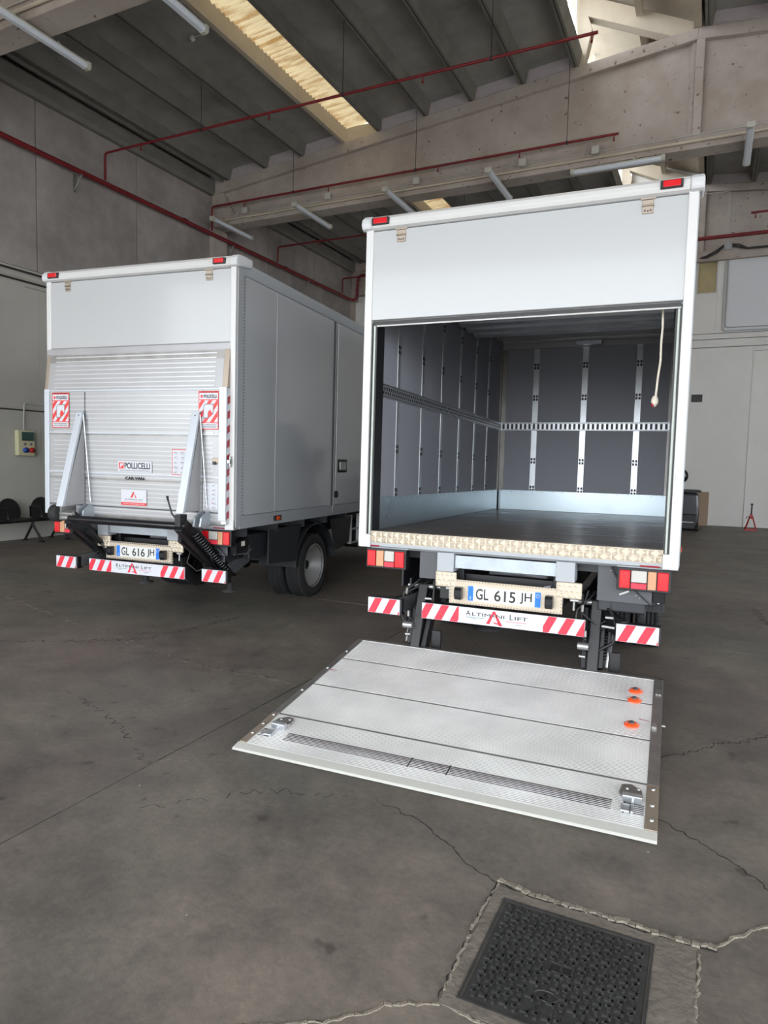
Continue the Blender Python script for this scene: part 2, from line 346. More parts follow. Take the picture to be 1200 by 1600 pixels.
# manhole in its mortar bed
mh = empty('manhole_cover', HALL.matrix_basis @ Vector((2.008, -2.41, 0)), BY)
tag(mh, 'square cast iron manhole cover with raised tread set in the cracked floor', 'manhole cover')
MB().box(-.300, -.258, -.30, .32, -.02, .0030).box(.258, .385, -.30, .32, -.02, .0030).box(-.258, .258, .258, .32, -.02, .0030).box(-.258, .258, -.30, -.258, -.02, .0030).build('mortar_bed', 'mortar', mh)
ir = MB()
for a, b, c, d in ((-.258, .258, .250, .258), (-.258, .258, -.258, -.250), (-.258, -.250, -.25, .25), (.250, .258, -.25, .25)): ir.box(a, b, c, d, -.02, .005)
ir.build('iron_rim', 'iron_cast', mh)
cv = MB().box(-.246, .246, -.246, .246, -.015, .002).build('cover_plate', 'iron_cast', mh, bevel=.002)
tr = MB(); nn = 15; pt = .466/nn
for i in range(nn):
    for j in range(nn):
        cx, cy = -.233+pt*(i+.5), -.233+pt*(j+.5)
        if abs(cx) < .05 and abs(cy) < .03 or (abs(cx+.02) < .05 and -.155 < cy < -.105) or (abs(cx) < .075 and -.21 < cy < -.16): continue
        if (i+j) % 2: tr.box(cx-.015, cx+.010, cy-.0045, cy+.0045, .002, .008).box(cx+.004, cx+.012, cy-.012, cy+.0045, .002, .008)
        else: tr.box(cx-.0045, cx+.0045, cy-.015, cy+.010, .002, .008).box(cx-.012, cx+.0045, cy+.004, cy+.012, .002, .008)
tag(tr.build('tread', 'iron_cast', mh), kind='stuff')
hd = MB()
for a, b, c, d in ((-.037, .037, .018, .023), (-.037, .037, -.023, -.018), (-.037, -.032, -.018, .018), (.032, .037, -.018, .018), (-.004, .004, -.012, .012)): hd.box(a, b, c, d, .002, .0065)
hd.use('crack_dark').box(-.031, .031, -.012, .012, .002, .0028); hd.mats.insert(0, 'iron_cast'); hd.mi = [0]*30+[1]*6
hd.build('lifting_slot', 'iron_cast', mh)
ov = MB(); ov.tube([(-.02+.034*math.cos(t*PI/10), -.13+.021*math.sin(t*PI/10), .003) for t in range(21)], .0025, 5).build('oval_emblem', 'iron_cast', mh)
text('KS', -.02, -.13, .003, .022, 'iron_cast', mh, depth=.002, rot=(0, 0, 0), bold=.02)
text('EN 124', .0, -.185, .003, .022, 'iron_cast', mh, depth=.002, rot=(0, 0, 0), bold=.02)
crack([(1.704, -2.051), (1.85, -2.085), (2.02, -2.08), (2.2, -2.085), (2.35, -2.09), (2.453, -2.075)], .026, 'crack_light', .008, seed=21, lump=.010, name='broken_mortar')
crack([(1.71, -2.07), (1.85, -2.10), (2.02, -2.095), (2.2, -2.10), (2.35, -2.105), (2.453, -2.09)], .007, 'crack_dark', .006, z=.004, seed=22)
crack([(1.704, -2.051), (1.70, -2.3), (1.705, -2.68)], .012, 'crack_light', .007, seed=23, lump=.004, name='broken_mortar', broken=.2)
crack([(1.699, -2.06), (1.695, -2.3), (1.70, -2.69)], .005, 'crack_dark', .006, z=.0015, seed=24)
crack([(2.40, -2.13), (2.395, -2.4), (2.39, -2.8)], .012, 'crack_light', .006, seed=25, lump=.004, name='broken_mortar')
crack([(1.71, -2.70), (1.95, -2.74), (2.3, -2.74)], .011, 'crack_light', .006, seed=26, lump=.004, name='broken_mortar')
pr = random.Random(5); ch = MB()
for k in range(70):
    x, y = pr.uniform(-5, 3.3), pr.uniform(-3.6, 2); s = pr.uniform(.003, .009)
    ch.prism([(x+s*pr.uniform(.5, 1)*math.cos(t), y+s*pr.uniform(.5, 1)*math.sin(t)) for t in (0, 1.3, 2.5, 3.8, 5)], 'z', 0, s*.35)
tag(ch.build('floor_grit', 'crack_light', fl, HALL), kind='stuff')
# left wall
wl = st('wall_left', MB().box(XL-.28, XL-.10, YF, YB+.2, 0, 8.75), 'concrete_wall')
py = [YF, -5.45, -3.0, -.6, 1.77, 4.18, 6.59, 9.0, 11.4, 13.8, YB]
for a, b in zip(py, py[1:]):
    MB().box(XL-.10, XL, a+.008, b-.008, 4.93, 7.98).build('wall_panel', 'concrete_wall', wl, HALL, bevel=.008)
    MB().box(XL-.10, XL+.005, a+.001, b-.001, 0, 4.74).build('wall_panel', 'plaster_grey', wl, HALL)
MB().box(XL-.10, XL+.02, YF, YB, 4.74, 4.80).box(XL-.1, XL-.03, YF, YB, 4.80, 4.93).build('ledge', 'plaster_grey', wl, HALL)
for i, yb in enumerate(BEAMS[1:]):
    st('column', MB().box(XL-.05, XL+.115, yb-.07, yb+.47, 0, 7.22), 'concrete_beam', .01)
    st('column', MB().box(XR-.2, XR+.05, yb-.07, yb+.47, 0, 7.22), 'concrete_beam', .01)
# right wall, outside the frame, with a wide opening added to let in light
wr = st('wall_right', MB().box(XR, XR+.2, 6.5, YB+.2, 0, 8.75).box(XR, XR+.2, YF, -8.4, 0, 8.75).box(XR, XR+.2, -8.4, 6.5, 5.0, 8.75), 'plaster_white')
# front wall behind the camera with the wide drive-in opening
wf = st('wall_front', MB().box(XL-.2, -8.4, YF-.2, YF, 0, 9.4).box(11.9, XR+.2, YF-.2, YF, 0, 9.4).box(-8.4, 11.9, YF-.2, YF, 6.0, 9.4), 'plaster_grey')
# end wall
wb = st('wall_back', MB().box(XL-.2, XR+.2, YB+.26, YB+.45, 0, 9.6).box(-.1, 1.95, YB+.26, YB+.45, 9.6, 10.5), 'plaster_white')
def wallpiece(x0, x1, z0, z1, y=.10, m='plaster_white'): MB().box(x0, x1, YB+y, YB+.26, z0, z1).build('wall_panel', m, wb, HALL, bevel=.006)
wallpiece(XL, 3.25, 0, 4.90); wallpiece(3.28, 6.9, 0, 4.79, .2); wallpiece(6.93, XR, 0, 4.9)
wallpiece(3.25, 6.93, 4.80, 4.90)
for z0, z1 in ((4.915, 5.12), (5.135, 5.275)): wallpiece(XL, XR, z0, z1, .09)
wallpiece(XL, 1.74, 5.29, 7.0, m='plaster_white'); wallpiece(1.74, 2.29, 5.29, 6.37); wallpiece(2.29, 2.50, 5.29, 7.40, .09)
wallpiece(2.505, XR, 5.29, 7.42, .08, 'panel_white')
wn = st('window_1', MB().box(1.76, 2.28, YB+.18, YB+.25, 6.38, 7.32), 'blind')
MB().box(1.74, 1.79, YB+.1, YB+.2, 6.37, 7.34).box(2.25, 2.29, YB+.1, YB+.2, 6.37, 7.34).box(1.79, 2.25, YB+.1, YB+.2, 6.37, 6.40).build('window_frame', 'white_frame', wn, HALL)
MB().box(1.74, 2.29, YB+.06, YB+.2, 7.34, 7.37).build('window_head', 'cable_dark', wn, HALL)
tr1 = st('trim_1', MB().box(3.25, 6.93, YB+.10, YB+.26, 4.78, 4.80).box(3.25, 3.28, YB+.08, YB+.26, 0, 4.8), 'plaster_white')
vt = MB().box(1.79, 2.07, YB+.07, YB+.10, 3.42, 3.63).build('air_vent', 'black', None, HALL, .004)
tag(vt, 'small black rectangular vent opening high on the white end wall', 'vent')
sl = MB()
for k in range(6): sl.box(1.81, 2.05, YB+.055, YB+.07, 3.44+k*.032, 3.452+k*.032)
sl.build('vent_slat', 'black', vt, vt); 
for c in vt.children: c.matrix_parent_inverse = Matrix.Identity(4)
# beams
def beam(yb, slit=False):
    y0, y1 = yb-.03, yb+.37; top = [(XL+.0, ztop(XL)), (RX, RZ), (XR, ztop(XR))]
    b = MB()
    b.prism([(XL, 7.22), (XR, 7.22), (XR, 7.46), (XL, 7.46)], 'y', y0, y1)
    b.prism([(XL, 7.46), (XR, 7.46), (XR, top[2][1]-.1), (RX, RZ-.1), (XL, top[0][1]-.1)], 'y', y0+.11, y1-.11)
    b.prism([(XL, top[0][1]-.24), (RX, RZ-.20), (RX, RZ), (XL, top[0][1])], 'y', y0, y1)
    b.prism([(RX, RZ-.20), (XR, top[2][1]-.24), (XR, top[2][1]), (RX, RZ)], 'y', y0, y1)
    b.prism([(RX-.02, 7.46), (RX+.12, 7.46), (RX+.12, RZ-.1), (RX-.02, RZ-.1)], 'y', y0+.01, y1-.01)
    b.prism([(RX-.10, 7.46), (RX-.02, 7.46), (RX-.02, RZ-.1), (RX-.10, RZ-.1)], 'y', y0+.06, y1-.06)
    b.prism([(XL, 7.46), (XL+.7, 7.46), (XL+.3, top[0][1]-.1), (XL, top[0][1]-.1)], 'y', y0+.03, y1-.03)
    b.prism([(-8.0, 7.46), (8, 7.46), (8, 7.52), (-8.0, 7.52)], 'y', y0+.05, y1-.05)
    return st('roof_beam', b, 'concrete_beam', .012)
for yb in BEAMS: beam(yb)
# roof: slabs and ribs bay by bay
ribs = [-8.52, -7.43, -6.42, -5.33, -4.46, -3.38, -2.38, -1.336, -.33]
rr = [2*RX-x for x in ribs if x < -1][::-1]
ribs_r = [1.93, 3.0, 4.1] + [5.1, 6.1, 7.1, 8.0, 8.87, 9.9, 10.9, 12.0]
bays = [(YF, BEAMS[0])]+[(a+.37, b-.03) for a, b in zip(BEAMS, BEAMS[1:])]
roof = empty('ceiling', (0, 0, 0), BY); roof['kind'] = 'structure'
SKY = [(-5.33, -4.46), (8.0, 8.87)]  # second strip lies out of view, added to let in more daylight
def sof(x): return ztop(x)+.25
for bi, (ya, yb_) in enumerate(bays):
    segs = []; xs = [XL-.2]+ribs
    segs = list(zip(xs, xs[1:])); xr = [RX+.02]+ribs_r[0:]+[XR+.2]; segs += list(zip(xr, xr[1:]))
    for a, b in segs:
        if any(abs(a-s[0]) < .01 for s in SKY): continue
        MB().prism([(a, sof(a)), (b, sof(b)), (b, sof(b)+.07), (a, sof(a)+.07)], 'y', ya-.37, yb_+(.03 if bi < 3 else .35)).build('roof_slab', 'concrete_roof', roof, HALL)
        if bi > 0:
            MB().prism([(a+.04, ztop(a+.04)), (b-.04, ztop(b-.04)), (b-.04, sof(b-.04)), (a+.04, sof(a+.04))], 'y', yb_+.04, yb_+.10).build('infill_block', 'concrete_infill', roof, HALL)
    for x in ribs+ribs_r:
        z0, z1 = ztop(x), sof(x)
        onsky = any(abs(x-e) < .01 for s in SKY for e in s); w0, w1 = (.045, .055) if onsky else (.05, .11)
        R = MB().use('concrete_light' if abs(x+5.33) < .01 else 'concrete_rib').prism([(x-w0, z0+.005), (x+w0, z0+.005), (x+w1, z1+.02), (x-w1, z1+.02)], 'y', ya, yb_+.06)  # left rooflight rib paler, the daylight on its face put into the colour
        if not onsky: R.use('floor_joint').box(x-.006, x+.006, ya, yb_, z0+.0, z0+.006)
        R.build('roof_rib', None, roof, HALL)
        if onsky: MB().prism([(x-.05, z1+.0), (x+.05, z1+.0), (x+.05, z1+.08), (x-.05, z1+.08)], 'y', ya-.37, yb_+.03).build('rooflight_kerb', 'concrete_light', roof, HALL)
    # eaves gutter beam along the left wall
    MB().prism([(XL-.1, 7.98), (XL+.10, 7.98), (XL+.14, 8.06), (XL+.14, 8.30), (XL-.1, 8.30)], 'y', ya, yb_).build('eaves_beam', 'concrete_rib', roof, HALL)
    MB().box(XL+.33, XL+.40, ya, yb_, ztop(XL+.35), sof(XL+.35)+.02).build('roof_rib', 'concrete_rib', roof, HALL)
# rooflights: corrugated sheets
for (a, b) in SKY:
    for bi, (ya, yb_) in enumerate(bays):
        mb = MB(); n = int((yb_-ya+.3)/.0148); vs = []
        for k in range(n+1):
            y = ya-.2+(yb_-ya+.3)*k/n; dz = .024*math.cos(2*PI*y/.118)
            vs += [(a, y, sof(a)+.06+dz), (b, y, sof(b)+.06+dz)]
        mb.add(vs, [(2*k, 2*k+1, 2*k+3, 2*k+2) for k in range(n)], True)
        o = mb.build('rooflight', 'rooflight_sheet', None, HALL, fix=False); o['kind'] = 'structure'
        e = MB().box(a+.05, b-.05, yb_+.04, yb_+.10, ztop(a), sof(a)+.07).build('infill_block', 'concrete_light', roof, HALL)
# roof monitor (lantern) between the last rib and the ridge
mon = empty('roof_monitor', (0, 0, 0), BY); mon['kind'] = 'structure'
ML, MLZ = -.36, 10.42
def mz(x): return MLZ-(x-ML)*(MLZ-9.62)/(RX+.05-ML)
for bi, (ya, yb_) in enumerate(bays):
    y0_, y1_ = ya-.37, yb_+(.03 if bi < 3 else .35)
    for a, b in ((ML-.15, .78), (.80, RX+.1)):
        MB().prism([(a, mz(a)), (b, mz(b)), (b, mz(b)+.08), (a, mz(a)+.08)], 'y', y0_, y1_).build('monitor_slab', 'concrete_light', mon, HALL)
    for x, wd in ((.79, .07), (RX+.0, .08)):
        MB().prism([(x-wd, mz(x)-.27 if x < 1 else sof(RX)-.25), (x+wd*.6, mz(x)-.27 if x < 1 else sof(RX)-.25), (x+wd*.6, mz(x)+.03), (x-wd, mz(x)+.03)], 'y', ya, yb_+.03).build('monitor_rib', 'concrete_light', mon, HALL)
    MB().box(ML-.03, ML+.03, y0_, y1_, 9.33, 9.40).build('glazing_bar', 'white_frame', mon, HALL)
    for k in range(9):
        yy = ya+(yb_-ya)*k/8
        MB().box(ML-.02, ML+.02, yy-.02, yy+.02, 9.40, mz(ML)).build('glazing_bar', 'white_frame', mon, HALL)
    # sloping purlins seen through the gap
    for k in (1, 2):
        yy = ya+(yb_-ya)*k/3
        MB().obox((ML+.08, yy, mz(ML+.08)-.12), (RX-.1, yy, mz(RX)-.12), .12, .16).build('monitor_rib', 'concrete_light', mon, HALL)
for yb in BEAMS:
    ym = yb+.17
    MB().prism([(-.34, ztop(-.3)), (-.20, ztop(-.2)), (-.06, 9.75), (-.14, 9.98), (1.36, 9.26), (1.72, 9.28), (1.72, 9.42), (-.16, 10.36), (-.40, 10.36), (-.34, 9.7)], 'y', ym-.12, ym+.12).build('monitor_frame', 'concrete_light', mon, HALL, bevel=.01)
# ---- pipes, conduits, lights on the building
def hl(x, y, z): return HALL.matrix_basis @ Vector((x, y, z))
def pipe(name, pts, r, label, cat='pipe', m='pipe_red', group=None, n=10):
    o = MB().tube(pts, r, n).build(name, m, None, HALL); tag(o, label, cat, group); return o
def elbowed(pts, r=.06):
    P = [Vector(p) for p in pts]; out = [P[0]]
    for a, b, c in zip(P, P[1:], P[2:]):
        out += [b+(a-b).normalized()*r, b+((a-b).normalized()+(c-b).normalized())*r*.3, b+(c-b).normalized()*r]
    return out+[P[-1]]
PX = XL+.17
mainp = pipe('fire_main_pipe', elbowed([(PX, YF+.3, 7.03), (PX, 15.95, 7.0), (PX+.16, 16.02, 7.02), (PX+.18, 16.02, 7.55)], .08), .048, 'thick dark red fire main running along the left wall', group=None)
pipe('fire_main_pipe', elbowed([(PX+.18, 16.02, 7.58), (PX+.20, 16.02, 7.80), (XR-.4, 16.02, 7.74)], .12), .048, 'thick red fire main running along the end wall', group=None)
for y in (1.2, 5.0, 9.6, 13.2, 15.8):
    MB().tube([(XL, y, 7.02), (PX+.06, y, 6.94)], .014, 6).tube([(XL+.01, y, 6.70), (PX+.04, y, 6.94)], .011, 6).box(XL, XL+.015, y-.03, y+.03, 6.65, 7.08).build('pipe_bracket', 'steel', mainp, HALL).matrix_parent_inverse = Matrix.Identity(4)
for y in (2.6, 7.9, 12.0):
    MB().lathe([(-.04, .056), (.04, .056)], (PX, y, 7.02), 'y', 12).build('pipe_coupling', 'pipe_red', mainp, mainp)
for c in mainp.children: c.matrix_parent_inverse = Matrix.Identity(4)
def sprinkler(y, x1, z, label, rods, heads, x0=PX, zw=7.085, group='red sprinkler branch pipes under the roof'):
    pts = elbowed([(x0, y, zw), (x0, y, z), (x1, y, z)]) if x0 == PX else [(x0, y, z), (x1, y, z)]
    o = MB().tube(pts, .024, 8).build('sprinkler_pipe', 'pipe_red', None, HALL); tag(o, label, 'sprinkler pipe', group)
    for x in rods: MB().tube([(x, y, z), (x, y, sof(x))], .006, 5).tube([(x-.02, y, z), (x+.02, y, z)], .034, 8).build('hanger_rod', 'cable_dark', o)
    for x in heads: MB().tube([(x, y, z), (x, y, z-.09)], .011, 6).tube([(x, y, z-.09), (x, y, z-.12)], .018, 6).build('sprinkler_head', 'pipe_red', o)
sprinkler(5.6, .63, 7.60, 'red sprinkler pipe crossing in front of the yellow rooflight, nearest branch seen', (-6.41, -3.43, -.9), (-7.9, -4.9, -2.0, .55))
sprinkler(8.82, .53, 7.65, 'red sprinkler pipe running just before the concrete beam above the trucks', (-6.53, -3.5, -.4), (-7.9, -5.6, -3.0, -1.3, .45))
sprinkler(11.6, .6, 7.50, 'red sprinkler pipe in the bay beyond the concrete beam', (-6.2, -3.4), (-7.5, -4.6))
sprinkler(15.3, .6, 7.55, 'short red sprinkler pipe nearest the end wall left corner', (-6.2,), (-7.5,))
sprinkler(2.3, .6, 7.60, 'red sprinkler pipe at top left behind the near beam', (-6.4, -3.4), (-5.0,))
sprinkler(12.2, XR-.3, 7.05, 'red sprinkler pipe end at right edge above the white wall', (5,), (2.95,), x0=2.86)
sprinkler(9.5, XR-.3, 7.60, 'red sprinkler pipe end at right edge under the dark roof slab', (5,), (3.02,), x0=2.95)
def conduit(name, pts, r, label, m='cable_grey', group=None): return pipe(name, pts, r, label, 'conduit', m, group, 6)
for yb in BEAMS[1:3]:
    conduit('cable_conduit', [(XL+.6, yb-.055, 7.44), (XR-2, yb-.055, 7.45)], .010, 'thin grey cable conduit along the face of the %s concrete beam' % ('near top left' if yb < 5 else 'middle'))
    conduit('cable_tray', [(-8.9, yb-.07, 7.33), (XR-2, yb-.07, 7.34)], .028, 'thicker grey conduit under the thin one on the %s beam' % ('near top left' if yb < 5 else 'middle'), 'concrete_light')
for x, lab in ((-7.93, 'leftmost'), (-5.65, 'second from left'), (-3.5, 'third from left'), (-1.25, 'fourth from left'), (.12, 'rightmost')):
    o = MB().box(x-.07, x+.07, 8.84, 8.905, 7.38, 7.52).build('junction_box', 'lamp_body', None, HALL, .01)
    tag(o, lab+' pale junction box on the face of the middle beam', 'junction box', 'junction boxes on the middle beam')
    MB().tube([(x-.02, 8.87, 7.52), (x-.08, 8.87, 7.60), (x-.18, 8.87, 7.58), (x-.24, 8.88, 7.30)], .006, 5).build('cable_loop', 'cable_grey', o, o)
    for c in o.children: c.matrix_parent_inverse = Matrix.Identity(4)
def tube_light(x, y0, y1, label, ang=0, z=7.2, group='unlit fluorescent lights under the beams'):
    L = y1-y0; t = empty('fluorescent_light', hl(x, (y0+y1)/2, z), BY+ang); tag(t, label, 'ceiling light', group)
    MB().prism([(-.05, 0), (.05, 0), (.06, -.03), (-.06, -.03)], 'y', -L/2, L/2).build('lamp_housing', 'lamp_body', t, bevel=.004)
    MB().prism([(-.062, -.03), (.062, -.03), (.058, -.06), (.035, -.085), (-.035, -.085), (-.058, -.06)], 'y', -L/2+.03, L/2-.03).build('diffuser', 'lamp_cover', t, bevel=.006)
    for s in (-1, 1): MB().prism([(-.065, .005), (.065, .005), (.065, -.07), (.035, -.092), (-.035, -.092), (-.065, -.07)], 'y', s*L/2-.035, s*L/2+.035).build('end_cap', 'lamp_body', t, bevel=.006)
    for s in (-.3, .3): MB().box(-.012, .012, s-.02, s+.02, 0, .045).tube([(0, s, .04), (0, s, .07)], .006, 5).build('mounting_clip', 'steel', t)
for x, a, b, lab in ((-8.42, 8.3, 9.77, 'leftmost long unlit tube light under middle beam above left truck'), (-6.15, 8.31, 9.82, 'second tube light from the left under the middle beam'),
                     (-3.95, 8.32, 9.88, 'third tube light from left with the small rooflight beyond it'), (-1.74, 8.26, 9.75, 'fourth tube light, just above the middle of the open truck'),
                     (2.66, 8.25, 9.76, 'tube light at the right edge pointing towards the viewer')):
    tube_light(x, a, b, lab, z=7.19)
tube_light(.5, 8.95-.8+.03, 8.95+.8+.03, 'tube light lying lengthwise along the middle beam above right truck', ang=PI/2, z=7.19)
tube_light(-6.02, 1.2, 2.72, 'large near tube light in the top left corner', z=7.19)
tube_light(-3.9, 1.3, 2.75, 'tube light beside the rooflight at the top edge', z=7.19)
dt = empty('ceiling_detector', hl(-4.62-1.2, 4.0, sof(-5.8)), BY); tag(dt, 'small pale round detector under dark roof left of the rooflight', 'detector')
dt.location = hl(-5.0-1.0, 4.9, sof(-6.0)-.02)
MB().lathe([(0, .0), (0, .05), (-.05, .05), (-.07, .035), (-.09, .0)], (0, 0, 0), 'z', 16).build('detector_head', 'white_plastic', dt)
MB().tube([(.04, 0, -.02), (.30, .0, -.02)], .009, 6).build('detector_cable', 'cable_grey', dt)
# left wall fittings
conduit('wall_cable', [(XL+.03, YF+.2, 4.86), (XL+.03, YB-.2, 4.86)], .018, 'upper dark cable run along the left wall ledge', 'cable_dark', None)
conduit('wall_cable', [(XL+.03, YF+.2, 4.69), (XL+.03, YB-.2, 4.69)], .020, 'lower grey cable run beneath the left wall ledge', 'cable_dark')
conduit('wall_cable', elbowed([(XL+.03, 3.9, 4.60), (XL+.03, YB-.3, 4.52)]), .012, 'short pale conduit starting under the ledge cables on left wall')
conduit('wall_conduit', [(XL+.02, YF+.2, 2.37), (XL+.02, 8, 2.37)], .013, 'thin dark conduit crossing left wall above the socket box', 'cable_dark')
conduit('wall_conduit', elbowed([(XL+.05, 3.80, 2.00), (XL+.05, 3.82, 2.49), (XL+.05, 8.0, 2.46)], .03), .014, 'grey conduit rising from the socket box on the left wall')
sb = empty('socket_box', hl(XL+.005, 3.82, 1.54), BY); tag(sb, 'beige power socket box with dark green cover on left wall', 'power socket')
MB().box(0, .10, -.17, .16, 0, .46).build('box_body', 'beige_plastic', sb, bevel=.012)
MB().box(.10, .115, -.10, .14, .27, .43).build('breaker_window', 'smoke_green', sb, bevel=.004)
for i, (yy, mm) in enumerate(((-.04, 'blue_plastic'), (.08, 'jack_red'))):
    MB().lathe([(0, .045), (.05, .05), (.055, 0)], (.10, yy, .10), 'x', 14).build('socket', mm, sb)
    MB().lathe([(0, .025), (.012, .025), (.013, 0)], (.10, yy, .21), 'x', 12).build('switch_knob', 'ink_grey', sb)
# waiting chairs on a beam against the left wall
bn = empty('waiting_bench', hl(XL+.42, 3.35, 0), BY); tag(bn, 'black linked waiting chairs on a beam against the left wall', 'bench')
MB().box(-.03, .05, -1.0, 1.45, .355, .405).build('support_beam', 'black', bn)
for yy in (-.65, 0, .65, 1.25):
    pts = []
    bk = MB(); n = 12; ring = [(math.cos(PI*k/n)*.225, math.sin(PI*k/n)*.26) for k in range(n+1)]+[(-.20, -.12), (.20, -.12)]
    for dx in (0, .03): pass
    vs = [(-.19-.10*(q[1]+.12), yy+q[0], .52+q[1]) for q in ring]+[(-.155-.10*(q[1]+.12), yy+q[0], .52+q[1]) for q in ring]; N_ = len(ring)
    bk.add(vs, [tuple(range(N_)), tuple(range(N_, 2*N_))[::-1]]+[(i, (i+1) % N_, N_+(i+1) % N_, N_+i) for i in range(N_)]).build('backrest', 'black', bn, bevel=.008)
    MB().prism([(-.17, .43), (.22, .44), (.27, .42), (.27, .40), (.2, .405), (-.17, .40)], 'y', yy-.22, yy+.22).build('seat', 'black', bn, bevel=.01)
    MB().tube([(-.17, yy-.24, .42), (-.18, yy-.24, .62), (.12, yy-.24, .62), (.14, yy-.24, .44)], .012, 6).build('armrest', 'black_gloss', bn)
for yy in (-.85, .33, .88):
    MB().tube([(0, yy, .37), (0, yy, .30), (.24, yy, .015)], .022, 6).tube([(0, yy, .32), (-.22, yy, .015)], .022, 6).box(.19, .28, yy-.03, yy+.03, 0, .02).box(-.27, -.18, yy-.03, yy+.03, 0, .02).build('leg', 'black', bn)
pp = empty('paper_sheet', hl(XL+.47, 2.70, .43), BY+.1); tag(pp, 'white folded paper standing on the leftmost visible black chair', 'paper')
MB().prism([(-.08, 0.005), (-.06, .22), (-.055, .22), (-.05, 0.005)], 'y', -.13, .13).build('sheet', 'paper', pp)
# end wall things
c2 = conduit('wall_conduit', elbowed([(2.52, YB+.04, 7.55), (2.53, YB+.04, 5.42), (8, YB+.04, 5.36)], .06), .014, 'inner grey conduit dropping down the white end wall panel')
conduit('wall_conduit', elbowed([(2.45, YB+.04, 7.55), (2.45, YB+.04, 5.33), (8, YB+.04, 5.27)], .06), .014, 'outer grey conduit dropping down the white end wall panel')
conduit('wall_conduit', elbowed([(1.85, YB-.07, 9.0), (2.48, YB-.07, 8.98), (2.49, YB-.07, 7.70)], .08), .013, 'pale conduit bending down the far concrete beam at right')
jb = MB().box(2.40, 2.58, YB-.02, YB+.08, 7.48, 7.66).build('junction_box', 'grey_paint', None, HALL, .008); tag(jb, 'grey junction box under the red pipe on the end wall', 'junction box')
cb = MB()
for k in range(4):
    cb.tube([(1.80+.02*k, YB-.06, 7.30+.01*k), (1.95, YB-.07, 7.28+.02*k), (2.2, YB-.07, 7.38+.03*k), (2.385, YB-.06, 7.54+.02*k)], .011, 5)
    cb.tube([(2.595, YB-.06, 7.60-.02*k), (2.75, YB-.07, 7.58-.03*k), (2.95, YB-.07, 7.46-.01*k), (3.6, YB-.07, 7.46-.015*k)], .011, 5)
tag(cb.build('cable_bundle', 'cable_dark', None, HALL), 'loose dark cables above the white end wall panel', 'cables')
bd = empty('leaning_board', hl(2.21, YB-.06, 0), BY); tag(bd, 'brown board leaning against the end wall beside the dark machine', 'board')
MB().prism([(-.05, .0), (-.025, .0), (.13, .93), (.105, .93)], 'x', -.17, .17).build('board', 'cardboard', bd)
js = empty('jack_stand', hl(3.40, 15.45, 0), BY); tag(js, 'red jack stand with black post by the end wall at right', 'jack stand')
for sx in (-1, 1):
    for sy in (-1, 1): MB().obox((sx*.13, sy*.11, .01), (sx*.03, sy*.03, .36), .035, .012).build('leg', 'jack_red', js)
MB().box(-.13, .13, -.125, -.10, .0, .03).box(-.13, .13, .10, .125, .0, .03).box(-.14, -.12, -.12, .12, .0, .03).box(.12, .14, -.12, .12, .0, .03).build('base_frame', 'jack_red', js)
MB().box(-.035, .035, -.035, .035, .30, .42).build('collar', 'jack_red', js); MB().tube([(0, 0, .33), (0, 0, .66)], .018, 8).box(-.03, .03, -.02, .02, .66, .70).build('post', 'black', js)
MB().tube([(-.03, 0, .36), (-.10, 0, .34), (-.11, 0, .30)], .009, 6).build('handle', 'black', js)
sc = empty('floor_scrubber', hl(1.70, 14.55, 0), BY); tag(sc, 'dark wheeled floor cleaning machine half hidden behind the open truck', 'cleaning machine')
MB().prism([(-.47, .14), (.44, .14), (.47, .30), (.47, .62), (.44, .95), (-.47, .98)], 'y', -.30, .35).build('tank', 'plastic_dark_blue', sc, bevel=.06)
MB().prism([(-.50, .03), (.40, .03), (.43, .16), (.43, .42), (-.50, .42)], 'y', -.34, .38).build('skirt', 'mudflap', sc, bevel=.03)
MB().box(-.5, .46, -.33, .36, .97, 1.03).tube([(.44, -.30, 1.0), (.49, -.30, .99), (.49, .30, .99), (.44, .30, 1.0)], .02, 6).build('tray', 'black', sc, bevel=.01)
MB().box(.0, .36, -.36, -.34, .20, .23).build('bumper_strip', 'grey_paint', sc)
for yy in (-.27, .27): MB().lathe([(-.03, .0), (-.03, .09), (.03, .09), (.03, .0)], (.44, yy, .09), 'x', 16).build('wheel', 'rubber', sc)
MB().lathe([(-.05, 0), (-.05, .14), (0, .20), (.05, .14), (.05, 0)], (-.02, -.05, 1.38), 'y', 18).box(-.06, .02, -.05, .05, 1.0, 1.3).build('seat_back', 'black_gloss', sc, bevel=.01)
